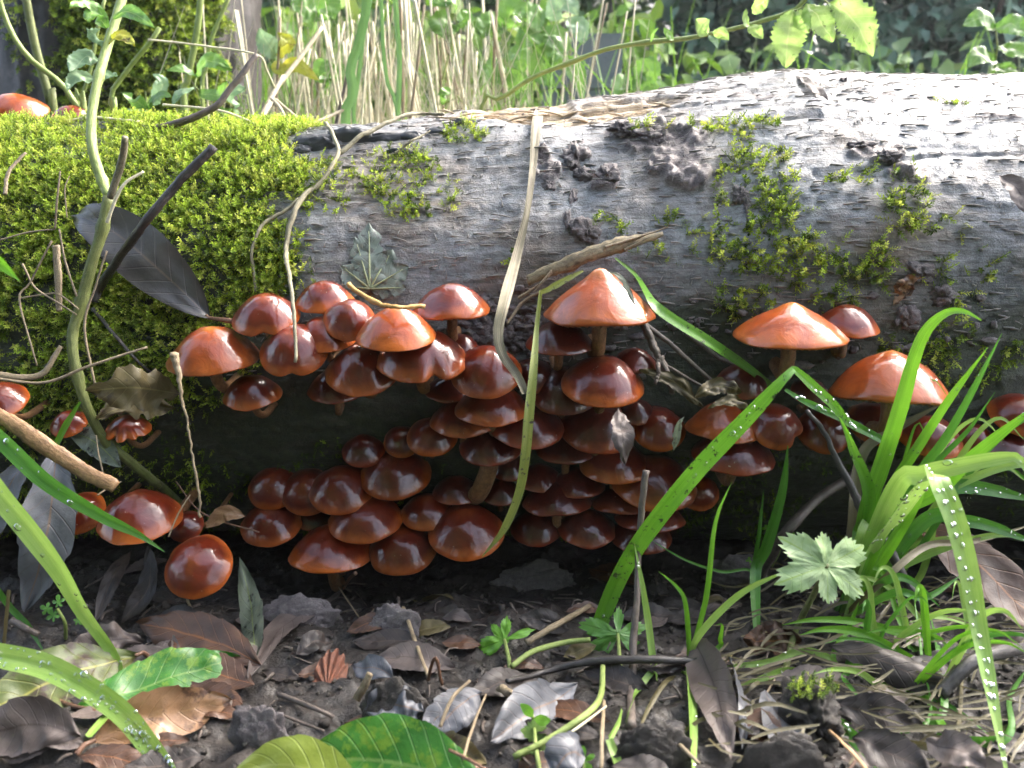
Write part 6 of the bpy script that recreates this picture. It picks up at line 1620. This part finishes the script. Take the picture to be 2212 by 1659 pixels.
# ================================================================== lobed leaves and seedlings
def lobed(c, nv, up, size, lobes, mat, parent, base, seed=0, name='leaf', teeth=5, cup=.18, deep=.55, r0=.16):
    """palmate leaf: lobes = list of (angle from up, length, angular half width)"""
    r = np.random.RandomState(seed); nv = nrm(nv); u_ = nrm(np.asarray(up) - nv * (np.asarray(up) @ nv)); s_ = np.cross(u_, nv)
    a = np.linspace(-math.pi, math.pi, 121)[:-1]; R = np.full(a.shape, r0)
    for (la, ll, lw) in lobes:
        d = (a - la + math.pi) % (2 * math.pi) - math.pi; t = np.clip(1 - (np.abs(d) / lw) ** 1.8, 0, 1)
        R = np.maximum(R, ll * (t ** deep) * (1 - .20 * ((np.abs(d) / lw * teeth) % 1.0)))
    rr = np.linspace(0, 1, 9)[1:]; X = rr[:, None] * R[None]
    z = cup * X ** 2 * np.cos(2 * a)[None] * .4 - cup * X ** 2 + .05 * fbm(X * np.cos(a) * 4 + seed, X * np.sin(a) * 4, 0, 3, seed)
    for (la, ll, lw) in lobes:
        d = (a - la + math.pi) % (2 * math.pi) - math.pi; z = z + .05 * np.clip(np.abs(d) / lw, 0, 1)[None] * X * (np.abs(d) < lw)[None]
    v = np.asarray(c) + size * (u_ * (X * np.cos(a)[None])[..., None] + s_ * (X * np.sin(a)[None])[..., None] + nv * z[..., None])
    V = np.vstack([v.reshape(-1, 3), np.asarray(c)]); m_ = len(a)
    F = [tuple(q_) for q_ in grid_faces(8, m_, True)] + [((j + 1) % m_, j, 8 * m_) for j in range(m_)]
    best = np.zeros(m_); 
    for (la, ll, lw) in lobes:
        d = (a - la + math.pi) % (2 * math.pi) - math.pi; best = np.where(np.abs(d) < lw, np.clip(d / lw, -1, 1) * .5, best)
    U = np.stack([X, .5 + best[None] * np.ones((8, 1)) + 1e-4], -1).reshape(-1, 2); U = np.vstack([U, [[0, .5]]])
    return build(name, V, F, M[mat], parent, base, uv=U)
M['buttercup'] = leaf_mat('silvery_downy_leaf', (0.24, 0.40, 0.13), (0.46, 0.58, 0.32), (0.30, 0.44, 0.10), None, .6, .30, .35, 5, 70, .1)
M['herb'] = leaf_mat('bright_herb_leaf', (0.12, 0.36, 0.02), (0.22, 0.50, 0.05), (0.12, 0.28, 0.03), None, .38, .35, .4, 6, 60, .3)
M['herbdark'] = leaf_mat('green_creeping_herb_leaf', (0.075, 0.24, 0.03), (0.16, 0.36, 0.06), (0.10, 0.20, 0.03), None, .32, .28, .4, 6, 60, .6)
M['seed'] = leaf_mat('pale_seedling_leaf', (0.22, 0.40, 0.09), (0.34, 0.52, 0.16), (0.30, 0.46, 0.14), None, .4, .35, .2, 5, 60, .2)
def hairy_stem(o, B_, pts, r_, mat='greenstem', hairs=60, seed=1):
    p = spline(pts, 30); v, f, uv = tube(p, [r_, r_, r_ * .8], 8); build('stem', v, f, M[mat], o, B_, uv=uv)
    if hairs:
        rs = np.random.RandomState(seed); hp = []
        for k in range(hairs):
            q_ = p[rs.randint(1, 29)]; d = nrm(np.array([rs.randn(), -abs(rs.randn()) * .5, rs.randn()])); hp.append(tube(np.array([q_, q_ + d * r_ * 2, q_ + d * r_ * 3.4]), [.00008, .00005, .00003], 3))
        v, f, uv = merge(hp); h_ = build('stem_hair', v, f, M['tendril'], o, B_, uv=uv); h_['kind'] = 'stuff'
# silvery buttercup leaf by the tuft
B_ = ghit(1690, 1470); o = empty('buttercup', B_, 'silvery downy lobed leaf on a hairy stalk before the grass tuft', 'herb')
C = at(1785, 1222, -.125)
lobed(C, (.05, -.80, .60), (.25, .1, 1), 122 * pxm(-.125), [(-1.15, 1.0, .66), (-.22, .70, .50), (.85, 1.02, .62), (1.95, .92, .60), (-2.15, 1.06, .62), (2.95, .74, .55)], 'buttercup', o, B_, 3, deep=.42, r0=.34)
hairy_stem(o, B_, [B_, at(1720, 1360, -.10), at(1770, 1260, -.112), C], .0012, 'olivestem', 90, 2)
# fresh herb leaf in the middle
B_ = ghit(1098, 1460); o = empty('herb_seedling', B_, 'bright green toothed three-lobed leaf standing on the dark soil', 'herb')
C = at(1090, 1382, -.098)
lobed(C, (0, -.9, .5), (0, .1, 1), 66 * pxm(-.09), [(.1, .85, .55), (1.25, 1.20, .30), (-1.9, 1.05, .75), (-.75, .75, .5)], 'herb', o, B_, 5)
hairy_stem(o, B_, [B_, at(1100, 1430, -.097), C], .0008, hairs=40, seed=3)
# creeping herb behind the twig
B_ = ghit(1340, 1440); o = empty('creeping_herb', B_, 'dark green glossy lobed herb with runners behind the upright twig', 'herb')
C = at(1335, 1370, -.095)
lobed(C, (0, -.8, .6), (0, .2, 1), 84 * pxm(-.09), [(.1, .8, .42), (1.25, .90, .55), (-1.25, 1.15, .55), (2.2, .9, .5), (-2.2, 1.1, .6)], 'herbdark', o, B_, 7)
hairy_stem(o, B_, [B_, C], .0008, hairs=10)
for pts in ([(1275, 1382, 'x'), (1220, 1388, 'x'), (1150, 1408, 'x'), (1105, 1440, 'x')], [(1302, 1440, 'x'), (1298, 1500, 'x'), (1270, 1540, 'x'), (1180, 1600, 'x'), (1110, 1635, 'x')]):
    pp = [ghit(a, b2, .006) for a, b2, _ in pts]; p = spline(pp, 30); v, f, uv = tube(p, [.0010, .0011, .0010], 8); build('runner', v, f, M['greenstem'], o, B_, uv=uv)
# round-leaved seedling in front
B_ = ghit(1160, 1690, 0); o = empty('round_seedling', B_, 'pale round-leaved seedling standing in front of the slate leaf', 'herb')
st = [at(1166, 1672, -.155), at(1158, 1620, -.156), at(1154, 1570, -.157), at(1150, 1545, -.157)]
p = spline([B_] + st, 20); v, f, uv = tube(p, [.0008, .0007, .0005], 7); build('stem', v, f, M['greenstem'], o, B_, uv=uv)
for (cx, cy, sz, ang, mt, sd_) in [(1156, 1583, 36, 0, 'seed', 1), (1137, 1634, 24, .4, 'seed', 2), (1181, 1622, 20, -.6, 'seed', 3)]:
    lobed(at(cx, cy, -.158), (0, -1, .15), (math.sin(ang), 0, math.cos(ang)), sz * pxm(-.158), [(0, 1, 1.1), (1.5, 1.0, .9), (-1.5, 1.0, .9), (2.6, .8, .6), (-2.6, .8, .6)], mt, o, B_, sd_, teeth=2, deep=.3)
for pts, w in [([(1150, 1550, -.158), (1140, 1535, -.160), (1124, 1520, -.160)], 24), ([(1152, 1552, -.158), (1170, 1556, -.160), (1190, 1556, -.160)], 26)]:
    P = [at(*q_) for q_ in pts]; leaf_at('leaf', P, w * .5 * pxm(-.158), M['herb'], o, B_, (0, -1, .4), .55, .1, 0, 0, 10, .05, 4)
# little jagged herb at the bottom edge, and the nettle seedling at the other side
B_ = ghit(1262, 1690, 0); o = empty('jagged_seedling', B_, 'small jagged green seedling at the foot of the slate leaf', 'herb')
lobed(at(1260, 1645, -.148), (0, -.9, .45), (0, .1, 1), 34 * pxm(-.148), [(0, 1, .5), (1.1, .9, .5), (-1.1, 1, .5), (2.3, .8, .6), (-2.3, .8, .6)], 'herb', o, B_, 9)
hairy_stem(o, B_, [B_, at(1260, 1645, -.148)], .0006, hairs=0)
B_ = ghit(142, 1380, 0); o = empty('nettle_seedling', B_, 'tiny dark green crinkled seedling among the shaded dead leaves', 'herb')
for (cx, cy, sz, ang, sd_) in [(126, 1302, 22, .2, 1), (116, 1330, 26, .7, 2), (102, 1316, 22, 1.2, 3), (168, 1340, 20, -1.0, 4)]:
    lobed(at(cx, cy, -.098), (0, -.9, .5), (math.sin(-ang), 0, math.cos(ang)), sz * pxm(-.098), [(0, 1, .6), (1.2, .8, .6), (-1.2, .8, .6), (2.5, .6, .6), (-2.5, .6, .6)], 'herbdark', o, B_, sd_)
hairy_stem(o, B_, [B_, at(140, 1345, -.096), at(124, 1315, -.097)], .0007, hairs=0)
for (bx, by, lv_) in [(1668, 1165, [(1655, 1110, 12), (1672, 1120, 10), (1690, 1140, 10)]), (1725, 1180, [(1712, 1130, 14), (1732, 1150, 12)]), (1625, 1210, [(1618, 1180, 9), (1632, 1175, 9)])]:
    B_ = ghit(bx, by + 60, 0); o = empty('tiny_seedling', B_, 'tiny yellow-green seedling on the soil behind the slim grass tuft', 'herb', 'tiny seedlings')
    yy = B_[1]
    for (cx, cy, sz) in lv_:
        C = at(cx, cy + 30, yy - .003); lobed(C, (0, -.7, .7), (.2, 0, 1), sz * pxm(yy), [(0, 1, 1.0), (2.1, .9, .9), (-2.1, .9, .9)], 'herb', o, B_, cx, teeth=1)
        v, f, uv = tube(spline([B_, (B_ + C) / 2 + [.001, 0, 0], C], 8), [.0004, .0003], 5); build('stem', v, f, M['greenstem'], o, B_, uv=uv)

# ================================================================== soil clods and crumbs
def clod(px, py, w, h, d, label, seed, mat='clod'):
    q_ = ghit(px, py, 0); k = pxm(q_[1])
    v, f = rock_mesh(q_ + [0, 0, h * k * .55], (w * k, d, h * k), (0, -1, .12), seed, .30, 72)
    return tag(build('soil_clod', v, f, M[mat], None, q_, smooth=True), label, 'clod', 'soil clods')
c_ = clod(1745, 1580, 66, 88, .010, 'tall grey-brown soil clod with a mossy top beside the slate-blue leaf', 701)
clod(1690, 1690, 120, 22, .012, 'broad crumbly clod at the foot of the tall grey-brown one', 702)
clod(1410, 1660, 90, 18, .012, 'rough soil lump between the pale grass stems', 703)
clod(850, 1545, 70, 18, .010, 'pale crumbly soil lump behind the deep green leaf', 704)
clod(560, 1600, 60, 16, .010, 'dark pitted soil lump beside the tan spotted leaf', 705, 'lump')
clod(650, 1350, 90, 18, .010, 'dark soil lump beneath the wide flat cap', 706, 'lump')
clod(850, 1365, 60, 13, .010, 'shaded soil lump behind the grey straw', 707, 'lump')
clod(1160, 1270, 90, 11, .010, 'shaded soil ridge below the dimmest caps', 708, 'lump')
clod(1590, 1250, 60, 18, .010, 'gritty soil lump behind the slim grass tuft', 709, 'lump')
clod(1680, 1120, 80, 22, .012, 'pale gritty soil mound under the dark wet caps', 710)
clod(2060, 1090, 130, 18, .012, 'pale soil bank behind the grass tuft', 711)
mvv = []
r = np.random.RandomState(5); q_ = ghit(1745, 1580, 0); kk = pxm(q_[1])
P = q_ + np.stack([r.uniform(-50, 50, 60) * kk, r.uniform(-.006, .002, 60), (88 * 1.45 + r.uniform(-14, 4, 60)) * kk], -1)
v, f, c = moss_mesh(P, np.array([0, -.3, .9]) + r.randn(60, 3) * .3, r.uniform(.003, .005, 60), moss_cols(60, r, [.4, .3, .1, .1, .1]), 900)
tag(build('moss_tuft', v, f, M['moss'], None, q_ + [0, 0, .02], col=c, smooth=False), 'thin moss on top of the tall grey-brown clod', 'moss', None, 'stuff')

# crumbs and chaff scattered over the near soil (uncountable)
r = np.random.RandomState(17)
TPL = [rock_mesh((0, 0, .3), (1, .9, .8), (0, 0, 1), 20 + i, .5, 7) for i in range(12)]
V, F, o_ = [], [], 0
xs = r.uniform(-.26, .26, 2400); ys = r.uniform(-.175, .03, 2400); zs = ground_z(xs, ys)
for i in range(2400):
    s_ = r.uniform(.0004, .0013) * (1.8 if r.rand() < .05 else 1); an = r.rand() * 6.28; ca, sa = math.cos(an), math.sin(an)
    tv_, tf_ = TPL[i % 12]
    V.append(tv_ @ np.array([[ca, sa, 0], [-sa, ca, 0], [0, 0, 1]]) * s_ + [xs[i], ys[i], zs[i]]); F.append(tf_ + o_); o_ += len(tv_)
tag(build('soil_crumbs', np.vstack(V), np.vstack(F), M['clod'], None, (0, -.08, 0), smooth=False), 'loose soil crumbs scattered over the mud', 'soil', None, 'stuff')
parts = []
for i in range(240):
    x = r.uniform(-.25, .25); y = r.uniform(-.175, .01); an = r.uniform(0, 6.28); L = r.uniform(.003, .014); d = np.array([math.cos(an), math.sin(an), r.randn() * .12]) * L
    p = np.array([x, y, float(ground_z(x, y)) + .0012]); w = r.uniform(.0002, .0008)
    parts.append(tube(spline([p - d / 2, p + r.randn(3) * .0007 + [0, 0, .0005], p + d / 2], 5), [w, w * .7], 4))
v, f, uv = merge(parts); tag(build('plant_chaff', v, f, M['twigbrown'], None, (0, -.08, 0), uv=uv), 'short rootlets and chaff strewn over the mud', 'litter', None, 'stuff')

# ================================================================== thin haze added, standing in for lens veil over the background
gmn, gmx = gv.min(0), gv.max(0)
v, f = box(gmn[0] - 2, gmx[0] + 2, gmn[1] - 2, gmx[1] + 2, gmn[2] - 1.0, max(gmx[2], 4.2) + .3)
hm = bpy.data.materials.new('veil_haze'); hm.use_nodes = True
hn = hm.node_tree
for n_ in list(hn.nodes):
    if n_.type == 'BSDF_PRINCIPLED': hn.nodes.remove(n_)
pv_ = hn.nodes.new('ShaderNodeVolumePrincipled')
pv_.inputs['Color'].default_value = (.92, .96, 1, 1); pv_.inputs['Density'].default_value = 0.007; pv_.inputs['Anisotropy'].default_value = 0.3
hn.links.new(pv_.outputs[0], hn.nodes['Material Output'].inputs['Volume'])
hz = build('haze', v, f, hm, None, None, smooth=False)
tag(hz, 'thin pale haze added to stand in for lens veil', 'haze', None, 'stuff')
